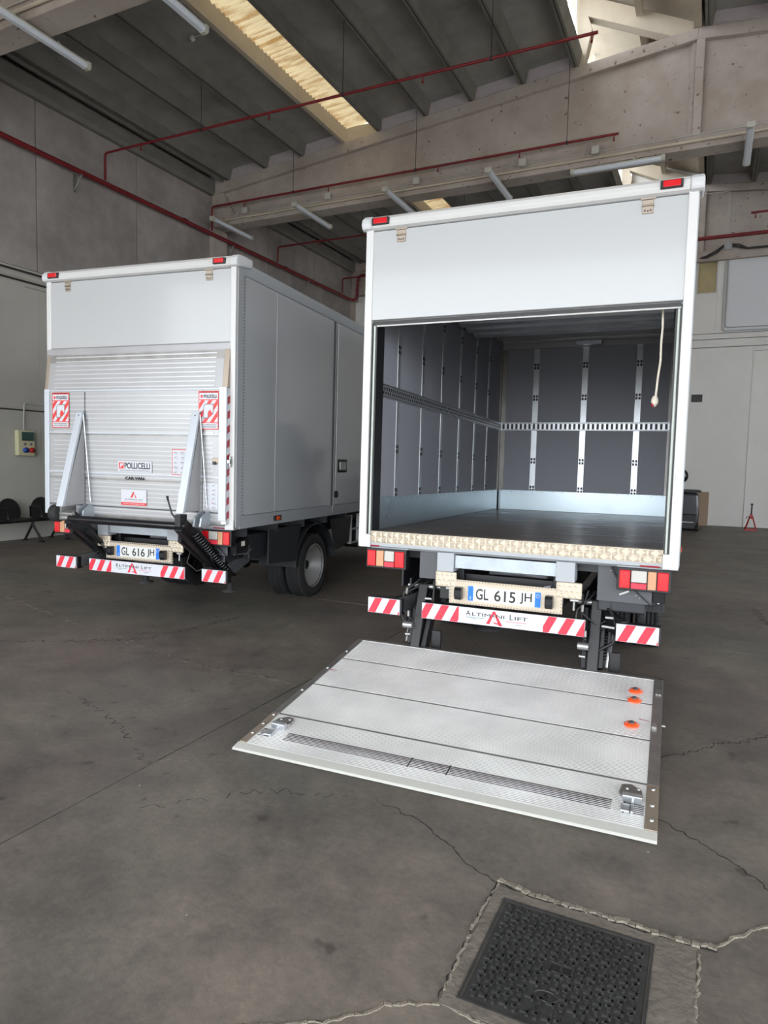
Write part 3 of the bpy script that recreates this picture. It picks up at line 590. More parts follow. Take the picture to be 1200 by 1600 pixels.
# ================================================================== THE TRUCKS
W = 2.2; LB = 4.2
def rear_lamp(x0, x1, z0, z1, yf, order, root, refl_at):
    # order: list of (material, fraction) left to right
    h = MB().box(x0-.012, x1+.012, yf-.006, yf+.07, z0-.014, z1+.014).build('tail_lamp', 'black', root, bevel=.006)
    MB().box(x0-.016, x1+.02, yf+.004, yf+.03, z1+.0145, z1+.022).build('lamp_guard', 'grey_paint', h)
    x = x0; Wd = x1-x0
    for i, (mm, fr) in enumerate(order):
        a, b = x, x+fr*Wd; x = b; lo = z0
        if i in refl_at: lo = z0+(z1-z0)*.34
        m_ = MB().use(mm)
        m_.box(a+.003, b-.003, yf-.022, yf, lo+.002, z1-.002)
        o = m_.build({'red_lens': 'red_lens', 'amber_lens': 'amber_lens', 'clear_lens': 'clear_lens'}[mm], None, h, bevel=.006)
        nr = 5
        rib = MB()
        for k in range(nr): rib.box(a+.012, b-.012, yf-.0245, yf-.021, lo+.015+(z1-lo-.03)*k/nr, lo+.015+(z1-lo-.03)*(k+.4)/nr)
        rib.v = rib.v; rib.build('lens_rib', mm, h)
    aa = x0+sum(f for _, f in order[:min(refl_at)])*Wd; bb = aa+sum(order[i][1] for i in refl_at)*Wd
    MB().box(aa+.003, bb-.003, yf-.020, yf, z0+.002, z0+(z1-z0)*.32).build('red_reflector', 'red_reflector', h, bevel=.003)
    return h
def wheel(x, y, z, r, wd, root, out=1, name='wheel'):
    hw = wd/2
    prof = [(-hw*.8, r*.63), (-hw, r*.70), (-hw, r*.90), (-hw*.82, r*.985)]
    ng = 5
    for k in range(ng):
        a = -hw*.78+1.56*hw*k/ng; b = -hw*.78+1.56*hw*(k+1)/ng; gv = .006
        prof += [(a+gv, r), (b-gv, r)] + ([(b-gv, r-.011), (b+gv, r-.011)] if k < ng-1 else [])
    prof += [(hw*.82, r*.985), (hw, r*.90), (hw, r*.70), (hw*.8, r*.63)]
    t = MB().lathe(prof, (x, y, z), 'x', 48).build(name, 'rubber', root)
    tr = MB()
    for k in range(60):
        th = 2*PI*k/60
        for s in (-.80, .74):
            c, s_ = math.cos(th), math.sin(th); p = Vector((x+hw*s, y+c*(r-.002), z+s_*(r-.002)))
            tr.obox(p, p+Vector((hw*.08*2, 0, 0)), .012, .010, up=(0, c, s_))
    tag(tr.build('tread_block', 'rubber', t), kind='stuff')
    s = out
    rp = [(s*hw*.80, r*.70), (s*hw*.98, r*.68), (s*hw*.98, r*.655), (s*hw*.78, r*.64), (s*hw*.74, r*.60), (s*hw*.30, r*.585), (s*hw*.26, r*.55), (-s*hw*.30, r*.53), (-s*hw*.36, r*.49), (-s*hw*.60, r*.44), (-s*hw*.66, r*.40), (-s*hw*.52, r*.33), (-s*hw*.50, r*.16), (-s*hw*.50, .001)]
    if out: MB().lathe(rp, (x, y, z), 'x', 40).build('rim', 'rim', t); MB().lathe([(-s*hw*.5, r*.15), (s*hw*.05, r*.14), (s*hw*.12, r*.08), (s*hw*.12, .001)], (x, y, z), 'x', 16).build('hub', 'black', t)
    nb = MB()
    for k in range(6):
        th = 2*PI*k/6; nb.tube([(x-s*hw*.5, y+math.cos(th)*r*.27, z+math.sin(th)*r*.27), (x-s*hw*.32, y+math.cos(th)*r*.27, z+math.sin(th)*r*.27)], .012, 6)
    if out: nb.build('wheel_nut', 'steel', t)
    return t
def plate(root, txt):
    zc, z0, z1 = .670, .616, .724; y = -.0
    fr = MB().box(.709, 1.505, y+.006, y+.020, .585, .758).build('plate_holder', 'checker', root, bevel=.002)
    k = MB()                                                # embossed dots around the edge
    for i in range(38):
        xx = .722+i*.0208
        for zz in (.5925, .7495): k.prism([(xx-.006, zz-.004), (xx+.003, zz-.006), (xx+.007, zz+.004), (xx-.002, zz+.006)], 'y', y+.003, y+.007)
    for i in range(6):
        for xx in (.7165, 1.4975): k.prism([(xx-.005, .605+i*.024), (xx+.004, .603+i*.024), (xx+.005, .613+i*.024), (xx-.004, .615+i*.024)], 'y', y+.003, y+.007)
    tag(k.build('embossed_dot', 'steel_warm' if txt.endswith('615JH') else 'dark_grey', fr), kind='stuff')
    MB().box(.848, 1.362, y-.002, y+.006, z0, z1).build('licence_plate', 'plate_white', fr, bevel=.001)
    MB().box(.850, .888, y-.0032, y-.0018, z0+.002, z1-.002).build('blue_band', 'plate_blue', fr)
    MB().box(1.322, 1.360, y-.0032, y-.0018, z0+.002, z1-.002).build('blue_band', 'plate_blue', fr)
    text('I', .869, y-.0036, z0+.022, .022, 'plate_white', fr, name='country_letter', bold=.03)
    MB().tube([(1.341+.011*math.cos(t*PI/8), y-.0036, z1-.028+.011*math.sin(t*PI/8)) for t in range(17)], .0016, 4).build('ring_mark', 'plate_white', fr)
    a, b = txt[:2], txt[2:]
    text(a, .953, y-.0022, zc, .078, 'ink', fr, width=.091, depth=.0012, name='plate_characters', bold=.012)
    MB().lathe([(0, .004), (.001, .004)], (1.026, y-.003, zc), 'y', 8).build('plate_dot', 'ink_grey', fr)
    text(b[:3], 1.114, y-.0022, zc, .078, 'ink', fr, width=.150, depth=.0012, name='plate_characters', bold=.012)
    text(b[3:], 1.260, y-.0022, zc, .078, 'ink', fr, width=.082, depth=.0012, name='plate_characters', bold=.012)
    for xx in (.785, 1.42):
        l = MB().prism([(y+.006, .622), (y-.040, .622), (y-.052, .650), (y-.052, .690), (y-.040, .710), (y+.006, .712)], 'x', xx-.026, xx+.026).build('plate_lamp', 'black_gloss', fr, bevel=.006)
def logo_strip(root, y):
    s = MB().box(.51, 1.66, y-.012, y, .455, .569).build('warning_board', 'white_reflector', root, bevel=.001)
    stripes(.512, .79, .457, .567, y-.012, .118, .055, .058, .03).build('red_stripe', 'red_reflector', s)
    stripes(1.385, 1.658, .457, .567, y-.012, .118, .055, .058, .035).build('red_stripe', 'red_reflector', s)
    yy = y-.0135
    text('A', .860, yy, .531, .036, 'ink', s, width=.032, name='board_lettering'); text('LTIM', .955, yy, .527, .024, 'ink', s, width=.132, name='board_lettering')
    text('A', 1.041, yy, .527, .024, 'ink', s, width=.022, name='board_lettering'); text('NI', 1.090, yy, .527, .024, 'ink', s, width=.058, name='board_lettering')
    text('L', 1.168, yy, .531, .036, 'ink', s, width=.022, name='board_lettering'); text('IFT', 1.236, yy, .527, .024, 'ink', s, width=.088, name='board_lettering')
    MB().prism([(.990, .468), (1.038, .560), (1.052, .560), (1.016, .468)], 'y', yy+.0004, yy+.0012).prism([(1.038, .560), (1.052, .560), (1.108, .462), (1.082, .462)], 'y', yy+.0004, yy+.0012).prism([(1.040, .484), (1.080, .480), (1.10, .466), (1.05, .474)], 'y', yy+.0004, yy+.0012).build('red_letter_mark', 'red_reflector', s)
    MB().box(.845, .98, yy-.0004, yy+.001, .500, .503).build('green_line', 'green', s)
    MB().box(1.13, 1.277, yy-.0004, yy+.001, .498, .501).build('red_line', 'red_reflector', s)
    text('EQUIPMENT', 1.22, yy, .482, .007, 'ink_grey', s, name='board_lettering'); text('ITALIA', .90, yy, .492, .006, 'ink_grey', s, name='board_lettering')
    return s
def poly_offset_platform(s0, s1, x0, x1, gap=.003):
    """wedge slice of the platform between s0 and s1, local: x, y=-s, z"""
    def th(s): return .058 if s < 1.2 else .058+(.014-.058)*(s-1.2)/(1.611-1.2)
    cuts = [s0+gap]+([1.2] if s0+gap < 1.2 < s1-gap else [])+[s1-gap]
    P = [(-c, 0) for c in cuts]+[(-c, -th(c)) for c in cuts[::-1]]
    return MB().prism(P, 'x', x0, x1)
def platform(root, M, folded):
    """lift platform; local frame: x across, -y from hinge to tip, z = loading face"""
    fr = bpy.data.objects.new('platform_frame', None); C.objects.link(fr); fr.matrix_basis = M; fr.empty_display_size = .1
    body = poly_offset_platform(.0, 1.55, .02, 2.13, .0)
    body.v = [(v[0], v[1], v[2]*.86-.004) for v in body.v]
    P = body.build('lift_platform', 'aluminium_edge' if folded else 'dark_grey', root, fr)
    for i, (a, b) in enumerate(((.02, .353), (.371, .778), (.796, 1.198), (1.215, 1.556))):
        mb = poly_offset_platform(a, b, .052, 2.100, .0)
        mb.build('platform_plank', 'plank_aluminium' if not folded else 'aluminium', P, fr)
        if folded:
            rb = MB(); k = a+.02
            while k < b-.02:
                zz = -.058 if k < 1.2 else -(.058+(.014-.058)*(k-1.2)/.411)
                rb.box(.13, 2.02, -k-.005, -k+.005, zz-.0045, zz+.001); k += .0415
            tag(rb.build('plank_rib', 'aluminium_rib', P, fr), kind='stuff')
    for ja, jb in ((.353, .371), (.778, .796), (1.198, 1.215)): MB().box(.052, 2.10, -jb, -ja, -.02, -.0012).build('plank_joint', 'joint_grey', P, fr)
    MB().prism([(-1.556, 0), (-1.611, -.004), (-1.623, -.012), (-1.611, -.016), (-1.556, -.020)], 'x', .0, 2.155).build('tip_bar', 'tip_alu' if not folded else 'aluminium', P, fr, bevel=.002)
    MB().box(.04, 2.12, -.02, .012, -.045, .004).build('hinge_bar', 'aluminium_edge', P, fr, bevel=.004)
    for (x0, x1) in ((.008, .051), (2.101, 2.155)):
        e = MB().prism([(0, .004), (-1.21, .004), (-1.21, -.06), (0, -.06)], 'x', x0, x1)
        E_ = e.build('edge_rail', 'aluminium_edge' if not folded else 'aluminium_strip', P, fr, bevel=.003)
        e2 = MB().prism([(-1.212, .005), (-1.556, .005), (-1.556, -.022), (-1.212, -.058)], 'x', x0, x1).build('edge_plate', 'steel_warm', P, fr, bevel=.002)
        bo = MB()
        for s in ((1.25, 1.38, 1.49) if x0 > 1 else (1.24, 1.35, 1.46, .25, .55, .9)): bo.lathe([(.0, .010), (.007, .009), (.009, .0)], ((x0+x1)/2, -s, .004), 'z', 10)
        bo.build('edge_bolt', 'steel', P, fr)
    if not folded:
        gb = MB()                                                        # the folding flap grooves near the tip
        for k in range(6):
            s = 1.39+k*.0135
            for a, b in ((.06, .13), (.225, .962), (.970, 1.170), (1.178, 1.955), (2.01, 2.095)): gb.box(a, b, -s-.0025, -s+.0025, .0002, .0012)
        for xx in (.966, 1.174, 2.008): gb.box(xx-.003, xx+.003, -1.47, -1.38, .0002, .0015)
        tag(gb.build('flap_groove', 'floor_joint', P, fr), kind='stuff')
        for (xc, sc_, rot, flip) in ((.135, 1.30, 0, 1), (2.035, 1.31, 0, -1)):
            st_ = MB().prism([(xc-flip*.055, -sc_-.045), (xc-flip*.045, -sc_+.02), (xc+flip*.0, -sc_+.055), (xc+flip*.045, -sc_+.045), (xc+flip*.055, -sc_-.02), (xc+flip*.04, -sc_-.045)], 'z', .001, .016).build('roll_stop', 'aluminium_edge', P, fr, bevel=.004)
            MB().box(xc-.035, xc+.05, -sc_-.075, -sc_-.045, .001, .035).box(xc-.04, xc+.0, -sc_-.155, -sc_-.10, .001, .012).box(xc+.005, xc+.016, -sc_-.165, -sc_-.05, .001, .02).build('stop_catch', 'aluminium_strip', st_, None, bevel=.003)
            MB().lathe([(0, .008), (.005, .007), (.006, 0)], (xc-.02, -sc_+.01, .016), 'z', 8).lathe([(0, .008), (.005, .007), (.006, 0)], (xc+.03, -sc_+.02, .016), 'z', 8).build('stop_bolt', 'steel', st_)
        for s in (.215, .342, .65):
            lm = MB().lathe([(0, .040), (.006, .040), (.012, .030), (.016, .018), (.016, 0)], (2.0, -s, .0), 'z', 24).build('warning_lamp', 'orange_lamp', P, fr)
            MB().lathe([(.014, .017), (.022, .014), (.023, 0)], (2.0, -s, .0), 'z', 14).build('lamp_boss', 'dark_grey', lm)
            MB().lathe([(.010, .005), (.016, .004), (.0165, 0)], (2.028, -s, .0), 'z', 8).lathe([(.010, .005), (.016, .004), (.0165, 0)], (1.972, -s, .0), 'z', 8).build('lamp_screw', 'steel', lm)
        MB().prism([(.057, -.568), (.104, -.560), (.104, -.554), (.057, -.556)], 'z', .0003, .0008).prism([(2.036, -.568), (2.09, -.578), (2.09, -.574), (2.036, -.560)], 'z', .0003, .0008).build('red_mark', 'dark_red', P, fr)
        MB().box(2.115, 2.128, -.235, -.165, .004, .012).box(2.132, 2.145, -.235, -.165, .004, .012).box(2.105, 2.13, -.66, -.62, .004, .018).tube([(2.15, -.585, -.01), (2.175, -.585, -.01)], .007, 6).build('rail_latch', 'steel', P, fr)
    return P, fr
def truck(name, label, folded, number, loc, yaw, pit, rol, sx, group=None):
    root = empty(name, loc, yaw); root.rotation_mode = 'XYZ'; root.rotation_euler = (-pit, rol, yaw); root.scale = (sx, 1, 1)
    tag(root, label, 'truck', 'box trucks with tail lifts')
    zf = 1.064
    def B(nm, mb, m_, bev=0, par=None): return mb.build(nm, m_, par or root, None, bev)
    # cargo box shell
    zt = 3.30
    side = MB().box(.0, .045, .06, LB, 1.05, zt)
    wl_ = B('side_wall', side, 'side_panel'); wr_ = B('side_wall', MB().box(W-.045, W, .06, LB, 1.05, zt), 'side_panel')
    B('front_wall', MB().box(.045, W-.045, LB-.045, LB, 1.05, zt), 'side_panel')
    B('roof_panel', MB().box(.045, W-.045, .10, LB-.045, zt-.06, zt-.01), 'white_paint')
    B('cargo_floor', MB().box(.045, W-.045, .03, LB-.045, zf-.05, zf-.002), 'cargo_floor')
    for xa, xb in ((-.012, .03), (W-.03, W+.012)):
        B('bottom_rail', MB().box(xa, xb, .06, LB, .952, 1.07), 'grey_paint', .004)
        B('top_rail', MB().prism([(xa, 3.22), (xb, 3.22), (xb, 3.33), ((xa+xb)/2, 3.345), (xa, 3.33)], 'y', .05, LB+.02), 'grey_paint', .006)
        B('corner_rail', MB().box(xa, xb, .0, .10, .97, 3.3), 'grey_paint', .004)
        xo = xb if xa > 1 else xa
        rv = MB()
        for k in range(74): rv.box(xo-.002, xo+.002, .103, .109, 1.08+k*.029, 1.090+k*.029)
        for k in range(60): rv.box(xo-.002, xo+.002, .13+k*.033, .142+k*.033, 1.0725, 1.0785)
        tag(B('rivet_row', rv, 'dark_grey'), kind='stuff')
        xo2 = (W, W+.003) if xa > 1 else (-.003, 0)
        B('seam_strip', MB().box(*xo2, .715, .724, 1.08, 3.22), 'side_panel')
        if xa > 1:
            d = B('side_door', MB().box(W+.001, W+.014, 2.16, 3.05, 1.075, 3.215), 'side_panel', .004)
            B('door_seal', MB().box(W, W+.010, 2.06, 2.10, 1.04, 3.22).box(W, W+.006, 2.135, 2.155, 1.04, 3.22).box(W, W+.008, 2.155, 3.06, 1.055, 1.07), 'dark_grey', .002)
            B('door_post', MB().box(W, W+.016, 2.10, 2.13, 1.0, 3.22), 'grey_paint', .003)
            B('door_lock', MB().box(W+.014, W+.024, 2.21, 2.48, 1.46, 1.62), 'black', .006, d); B('lock_paddle', MB().box(W+.022, W+.034, 2.25, 2.44, 1.49, 1.59), 'steel', .006, d)
            B('lower_latch', MB().lathe([(0, .045), (.02, .04), (.022, 0)], (W+.01, 2.18, 1.20), 'x', 14), 'black', 0, d)
        sm = B('side_marker_lamp', MB().box(*((W+.012, W+.03) if xa > 1 else (-.03, -.012)), .68, .82, .985, 1.035), 'black', .004)
        B('marker_lens', MB().box(*((W+.03, W+.036) if xa > 1 else (-.036, -.03)), .715, .785, .992, 1.028), 'orange_lamp', .003, sm)
    # rear frame
    for x0, x1, xi0, xi1 in ((-.006, .052, .052, .088), (W-.052, W+.006, W-.088, W-.052)):
        B('rear_post', MB().box(x0, x1, -.03, .05, .948, 3.29).box(min(x0, xi0), max(x1, xi1), -.032, .05, .948, 1.045), 'white_frame', .006)
        q = 1 if x0 < 1 else -1; e = xi0 if q > 0 else xi1
        B('seal_groove', MB().box(min(e, e+q*.010), max(e, e+q*.010), -.012, .04, 1.045, 2.60), 'black')
        B('inner_track', MB().box(min(e+q*.011, e+q*.026), max(e+q*.011, e+q*.026), -.008, .12, 1.045, 2.60), 'track_pale', .003)
        B('seal_groove', MB().box(min(e+q*.027, e+q*.037), max(e+q*.027, e+q*.037), .0, .14, 1.045, 2.60), 'black')
    B('header_beam', MB().box(.052, W-.052, .02, .10, 2.60, 3.27), 'white_frame'); B('header_seal', MB().box(.06, W-.06, -.012, .03, 2.585, 2.612), 'black')
    B('header_lip', MB().box(.09, W-.06, -.016, .0, 2.574, 2.584), 'aluminium_edge')
    fp = B('upper_flap', MB().box(.040, W-.046, -.020, .018, 2.622, 3.258), 'white_paint', .004)
    B('flap_edge', MB().box(.034, .040, -.016, .01, 2.62, 3.26).box(W-.046, W-.040, -.016, .01, 2.62, 3.26), 'dark_grey', 0, fp)
    for hx in (.268, 1.918):
        h = B('flap_hinge', MB().box(hx-.033, hx+.033, -.028, -.020, 3.165, 3.25), 'steel_warm', .003, fp)
        B('hinge_pin', MB().tube([(hx-.036, -.030, 3.215), (hx+.036, -.030, 3.215)], .007, 8).box(hx-.045, hx+.045, -.03, -.018, 3.252, 3.262), 'steel_warm', 0, h)
        B('hinge_screw', MB().box(hx-.022, hx-.012, -.031, -.028, 3.178, 3.190).box(hx+.012, hx+.022, -.031, -.028, 3.178, 3.190).box(hx-.005, hx+.005, -.031, -.028, 3.175, 3.185), 'dark_grey', 0, h)
    cap = [(-.022, 3.262), (-.050, 3.275), (-.062, 3.30), (-.052, 3.335), (-.020, 3.362), (.06, 3.372), (.20, 3.372), (.20, 3.30), (.0, 3.27)]
    B('roof_cap', MB().prism(cap, 'x', .045, W-.045), 'white_frame', .004)
    cap2 = [(a*(1.10 if a < 0 else 1), (b-3.3)*1.08+3.3) for a, b in cap]
    for a, b in ((-.035, .046), (W-.046, W+.035)): B('corner_cap', MB().prism(cap2, 'x', a, b), 'white_plastic', .014)
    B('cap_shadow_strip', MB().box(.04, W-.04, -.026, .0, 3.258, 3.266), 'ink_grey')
    for a, b in ((.052, .186), (1.985, 2.115)):
        l = B('marker_lamp', MB().box(a, b, -.074, -.05, 3.288, 3.338), 'black', .005); B('marker_lens', MB().box(a+.016, b-.014, -.082, -.070, 3.294, 3.332), 'red_lens', .005, l)
    # sill with raised checker cells
    sp = B('sill_plate', MB().box(.086, W-.086, -.012, .06, .982, 1.068), 'checker'); cell = MB(); n = 46; dx = (W-.172)/n
    for i in range(n):
        for j in range(2):
            x0, x1, z0, z1 = .086+i*dx+.002, .086+(i+1)*dx-.002, .984+j*.042, .984+(j+1)*.042-.003
            cx, cz = (x0+x1)/2+.008*(-1)**(i+j), (z0+z1)/2
            cell.add([(x0, -.012, z0), (x1, -.012, z0), (x1, -.012, z1), (x0, -.012, z1), (cx, -.0205, cz)], [(0, 1, 4), (1, 2, 4), (2, 3, 4), (3, 0, 4)])
    B('checker_relief', cell, 'checker', 0, sp)
    B('sill_beam', MB().prism([(-.014, .982), (.12, .982), (.12, .94), (.02, .94), (-.014, .958)], 'x', .052, W-.052), 'grey_paint', .003)
    for a, b in ((.09, .16), (W-.22, W-.10)): B('red_reflector', MB().prism([(-.016, .955), (-.02, .965), (.01, .952)], 'x', a, b), 'dark_red')
    # door mechanism below roof: slatted roller door parked under the roof
    for x in (.075, W-.10): B('door_track', MB().box(x, x+.03, .10, 2.6, 3.03, 3.09).tube([(x+.015, .10, 2.6), (x+.015, .11, 2.85), (x+.015, .20, 3.0), (x+.015, .36, 3.06)], .016, 6), 'aluminium_edge')
    # interior lining
    B('inner_lining', MB().box(.0455, .058, .10, LB-.046, zf, 3.2), 'inner_panel'); B('inner_lining', MB().box(W-.058, W-.0455, .10, LB-.046, zf, 3.2), 'inner_panel')
    yi = LB-.062; B('inner_lining', MB().box(.058, W-.058, yi, LB-.046, zf, 3.2), 'inner_panel')
    def wallpt(side, t, z, d):   # side: 0 left,1 right,2 front ; t along ; d depth off wall
        return (.058+d, t, z) if side == 0 else ((W-.058-d, t, z) if side == 1 else (t, yi-d, z))
    def wbox(mb, side, t0, t1, z0, z1, d0, d1):
        a, b = wallpt(side, t0, z0, d0), wallpt(side, t1, z1, d1)
        return mb.box(min(a[0], b[0]), max(a[0], b[0]), min(a[1], b[1]), max(a[1], b[1]), z0, z1)
    spots = {0: (.52, 1.10, 1.66, 2.26, 2.86, 3.44), 1: (.52, 1.10, 1.66, 2.26, 2.86, 3.44), 2: (.50, 1.10, 1.73)}
    for sd_ in ((0, 1, 2) if not folded else ()):
        hw = .036 if sd_ == 2 else .030
        T0, T1 = (.06, W-.06) if sd_ == 2 else (.06 if sd_ == 0 else .12, LB-.065)
        if True:
            for t in spots[sd_]:
                s = B('wall_strip', wbox(MB(), sd_, t-hw, t+hw, 1.30, 3.19, 0, .006), 'aluminium_strip', .0015)
                for zc in ((2.90, 2.50, 1.70, 1.345)):
                    for dt_ in (-.017, .017):
                        for dz in (-.02, .02): B('strip_slot', wbox(MB(), sd_, t+dt_-.012, t+dt_+.012, zc+dz-.015, zc+dz+.015, .0062, .0075), 'black', 0, s)
                q = MB()
                for zc in (1.45, 1.95, 2.30, 2.75, 3.0): wbox(q, sd_, t-hw-.010, t-hw-.002, zc, zc+.008, 0, .004); wbox(q, sd_, t+hw+.002, t+hw+.010, zc, zc+.008, 0, .004)
                tag(B('strip_rivet', q, 'steel', 0, s), kind='stuff')
        rl = B('lashing_rail', wbox(MB(), sd_, T0, T1, 2.085, 2.192, 0, .014), 'aluminium_strip', .003)
        q = MB(); t = T0+.03
        while t < T1-.04:
            if sd_ == 2: wbox(q, sd_, t, t+.028, 2.103, 2.172, .0142, .016)
            else: wbox(q, sd_, t, t+.020, 2.110, 2.132, .0142, .016); wbox(q, sd_, t+.022, t+.042, 2.140, 2.165, .0142, .016)
            t += .056 if sd_ == 2 else .045
        wbox(q, sd_, T0, T1, 2.178, 2.183, .0142, .0155); wbox(q, sd_, T0, T1, 2.093, 2.098, .0142, .0155)
        tag(B('rail_slot', q, 'black', 0, rl), kind='stuff')
        kp = B('kick_plate', wbox(MB(), sd_, T0, T1, zf, 1.316, .007, .012), 'kick_plate', .001)
        q = MB(); t = T0+.05
        while t < T1: wbox(q, sd_, t, t+.008, 1.296, 1.304, .012, .0135); t += .13
        tag(B('plate_rivet', q, 'dark_grey', 0, kp), kind='stuff')
    for x in (.058, W-.058-.07): B('corner_angle', MB().box(x, x+.07, yi-.012, yi, 1.316, 3.19).box(x if x < 1 else x+.058, x+.012 if x < 1 else x+.07, yi-.10, yi-.012, 1.05, 3.19), 'aluminium_edge', .003)
    for k in range(9):
        y = .55+k*.40
        B('roof_rib', MB().box(.06, W-.06, y, y+.05, 3.18, 3.235), 'aluminium')
    if not folded:
        B('slat_gap_shade', MB().box(.105, W-.105, .28, 2.75, 3.09, 3.10), 'black')  # black sheet added above the slats, paints the shade in their gaps
        for k in range(9):                                  # the raised door lies on its tracks under the roof
            y = .30+k*.275
            B('door_slat', MB().prism([(y, 3.05), (y+.03, 3.00), (y+.12, 2.99), (y+.15, 3.02), (y+.15, 3.065), (y, 3.065)], 'x', .105, W-.105), 'aluminium_strip', .002)
        B('door_roller', MB().tube([(.09, 2.55, 3.08), (W-.09, 2.55, 3.08)], .022, 8), 'steel')
        B('ceiling_lamp', MB().box(1.0, 1.3, yi-.20, yi-.12, 3.12, 3.17), 'lamp_cover', .01)
        B('top_angle', MB().box(.06, W-.06, yi-.05, yi, 3.12, 3.19), 'aluminium', .003)
        rp = [(2.035, .10, 2.60), (2.038, .105, 2.48), (2.034, .11, 2.38), (2.036, .11, 2.28), (2.026, .11, 2.18), (2.020, .11, 2.08), (2.016, .11, 2.035)]
        co = B('pull_cord', MB().tube(rp, .0075, 7), 'rope'); B('cord_knot', MB().lathe([(.035, 0), (.03, .014), (.012, .022), (-.01, .024), (-.03, .012), (-.04, .0)], (2.014, .11, 2.02), 'z', 8), 'rope', 0, co)
        B('cord_tip', MB().lathe([(.01, 0), (.0, .011), (-.02, .010), (-.024, 0)], (2.002, .105, 2.005), 'z', 7), 'dark_red', 0, co)
        B('post_latch', MB().box(W-.040, W-.008, -.040, -.030, 1.505, 1.555).box(W-.036, W-.012, -.038, -.030, 1.49, 1.50).box(W-.036, W-.012, -.038, -.030, 1.562, 1.572), 'plate_white', .002)
    # tail lamps
    rear_lamp(.064, .361, .806, .928, .0, [('red_lens', .24), ('amber_lens', .22), ('clear_lens', .28), ('red_lens', .26)], root, [2])
    rear_lamp(1.856, 2.158, .806, .928, .0, [('red_lens', .24), ('clear_lens', .33), ('amber_lens', .19), ('red_lens', .24)], root, [1])
    # under frame
    for x in (.70, 1.42): B('chassis_rail', MB().box(x, x+.08, .12, 5.9, .62, .82), 'black', .004)
    for y in (.18, 1.1, 2.6, 3.9): B('cross_member', MB().box(.78, 1.42, y, y+.08, .66, .78), 'black')
    for k in range(7): B('floor_bearer', MB().box(.06, W-.06, .25+k*.6, .31+k*.6, .86, .95), 'dark_grey')
    for x in (.70, 1.42): B('subframe_beam', MB().box(x, x+.08, .14, LB, .82, .88), 'black')
    for a, b in ((.612, .736), (1.453, 1.578)): B('lift_bracket', MB().box(a, b, -.005, .14, .81, .945), 'grey_paint', .004)
    B('crossbar', MB().prism([(.02, .838), (.02, .93), (.03, .93), (.03, .85), (.09, .85), (.09, .838)], 'x', .74, 1.452), 'galvanised', .002)
    for a, b in ((.60, .757), (1.457, 1.628)):
        c = B('checker_bracket', MB().box(a, b, .004, .03, .698, .808), 'checker', .008); q = MB()
        for i in range(4):
            for j in range(3):
                cx, cz = a+.022+i*.036+(j % 2)*.014, .716+j*.036
                q.add([(cx-.015, .004, cz-.008), (cx+.015, .004, cz-.008), (cx+.011, .004, cz+.013), (cx-.011, .004, cz+.013), (cx, .0005, cz+.003)], [(0, 1, 4), (1, 2, 4), (2, 3, 4), (3, 0, 4)])
        B('checker_relief', q, 'checker', 0, c)
        B('bracket_bolt', MB().tube([(b-.05, .02, .70), (b-.05, .02, .62)], .008, 6).tube([(b-.075, .02, .688), (b-.02, .02, .688)], .012, 6), 'steel')
    plate(root, number); logo_strip(root, .0)
    for x0, x1 in ((.08, .335), (1.855, 2.115)):
        s = B('warning_board', MB().box(x0, x1, -.012, .0, .455, .569), 'white_reflector', .001)
        stripes(x0+.002, x1-.002, .457, .567, -.012, .118, .055, .058, .055 if x0 < 1 else .062).build('red_stripe', 'red_reflector', s)
        B('underrun_beam', MB().box(x0, x1+.012, .001, .07, .452, .572), 'black', .004)
    B('underrun_beam', MB().box(.50, 1.66, .001, .06, .46, .565), 'black', .004)
    for p0, p1 in (((.30, .04, .52), (.62, .42, .62)), ((1.90, .04, .52), (1.58, .42, .62))): B('beam_arm', MB().obox(p0, p1, .06, .12), 'black', .004)
    B('mud_flap', MB().box(.462, .606, .05, .056, .74, .95), 'dark_grey'); B('equipment_plate', MB().box(1.715, 2.06, .10, .108, .69, .95), 'dark_grey', .003)
    B('plate_bolt', MB().lathe([(0, .010), (-.008, .008), (-.009, 0)], (1.80, .10, .90), 'y', 8).lathe([(0, .007), (-.006, .006), (-.007, 0)], (1.96, .10, .745), 'y', 8).lathe([(0, .007), (-.006, .006), (-.007, 0)], (1.985, .10, .73), 'y', 8).obox((1.86, .095, .745), (1.92, .085, .775), .02, .012), 'steel')
    B('hydraulic_unit', MB().box(1.72, 2.02, .12, .45, .62, .86), 'mudflap', .01)
    B('cable', MB().tube([(1.80, .06, .95), (1.83, .05, .88), (1.86, .05, .84)], .008, 6).tube([(1.93, .09, .80), (2.0, .09, .74), (2.06, .08, .69)], .004, 5).tube([(1.66, .1, .75), (1.62, .08, .60), (1.72, .1, .52), (1.78, .12, .55)], .007, 6), 'black')
    B('exhaust', MB().tube([(.95, 2.8, .55), (1.0, 1.4, .62), (1.0, .5, .70), (1.22, .25, .74), (1.4, .2, .72)], .035, 10).tube([(.9, .45, .76), (1.15, .40, .79), (1.35, .35, .76)], .03, 8), 'grey_paint')
    B('axle', MB().tube([(.3, 1.82, .40), (1.9, 1.82, .40)], .055, 10).lathe([(-.14, .05), (-.1, .12), (.1, .12), (.14, .05)], (1.1, 1.82, .40), 'x', 14), 'black')
    for x in (.62, 1.51): B('spring_pack', MB().box(x, x+.07, 1.2, 2.45, .50, .54), 'black')
    dz = lambda y: pit*y
    R_ = .37
    for xo, o in ((2.02, 1), (1.775, 0), (.18, -1), (.425, 0)): wheel(xo, 1.82, R_+dz(1.82), R_, .205, root, o)
    for xo, o in ((1.96, 1), (.24, -1)): wheel(xo, 5.45, R_+dz(5.45), R_, .205, root, o)
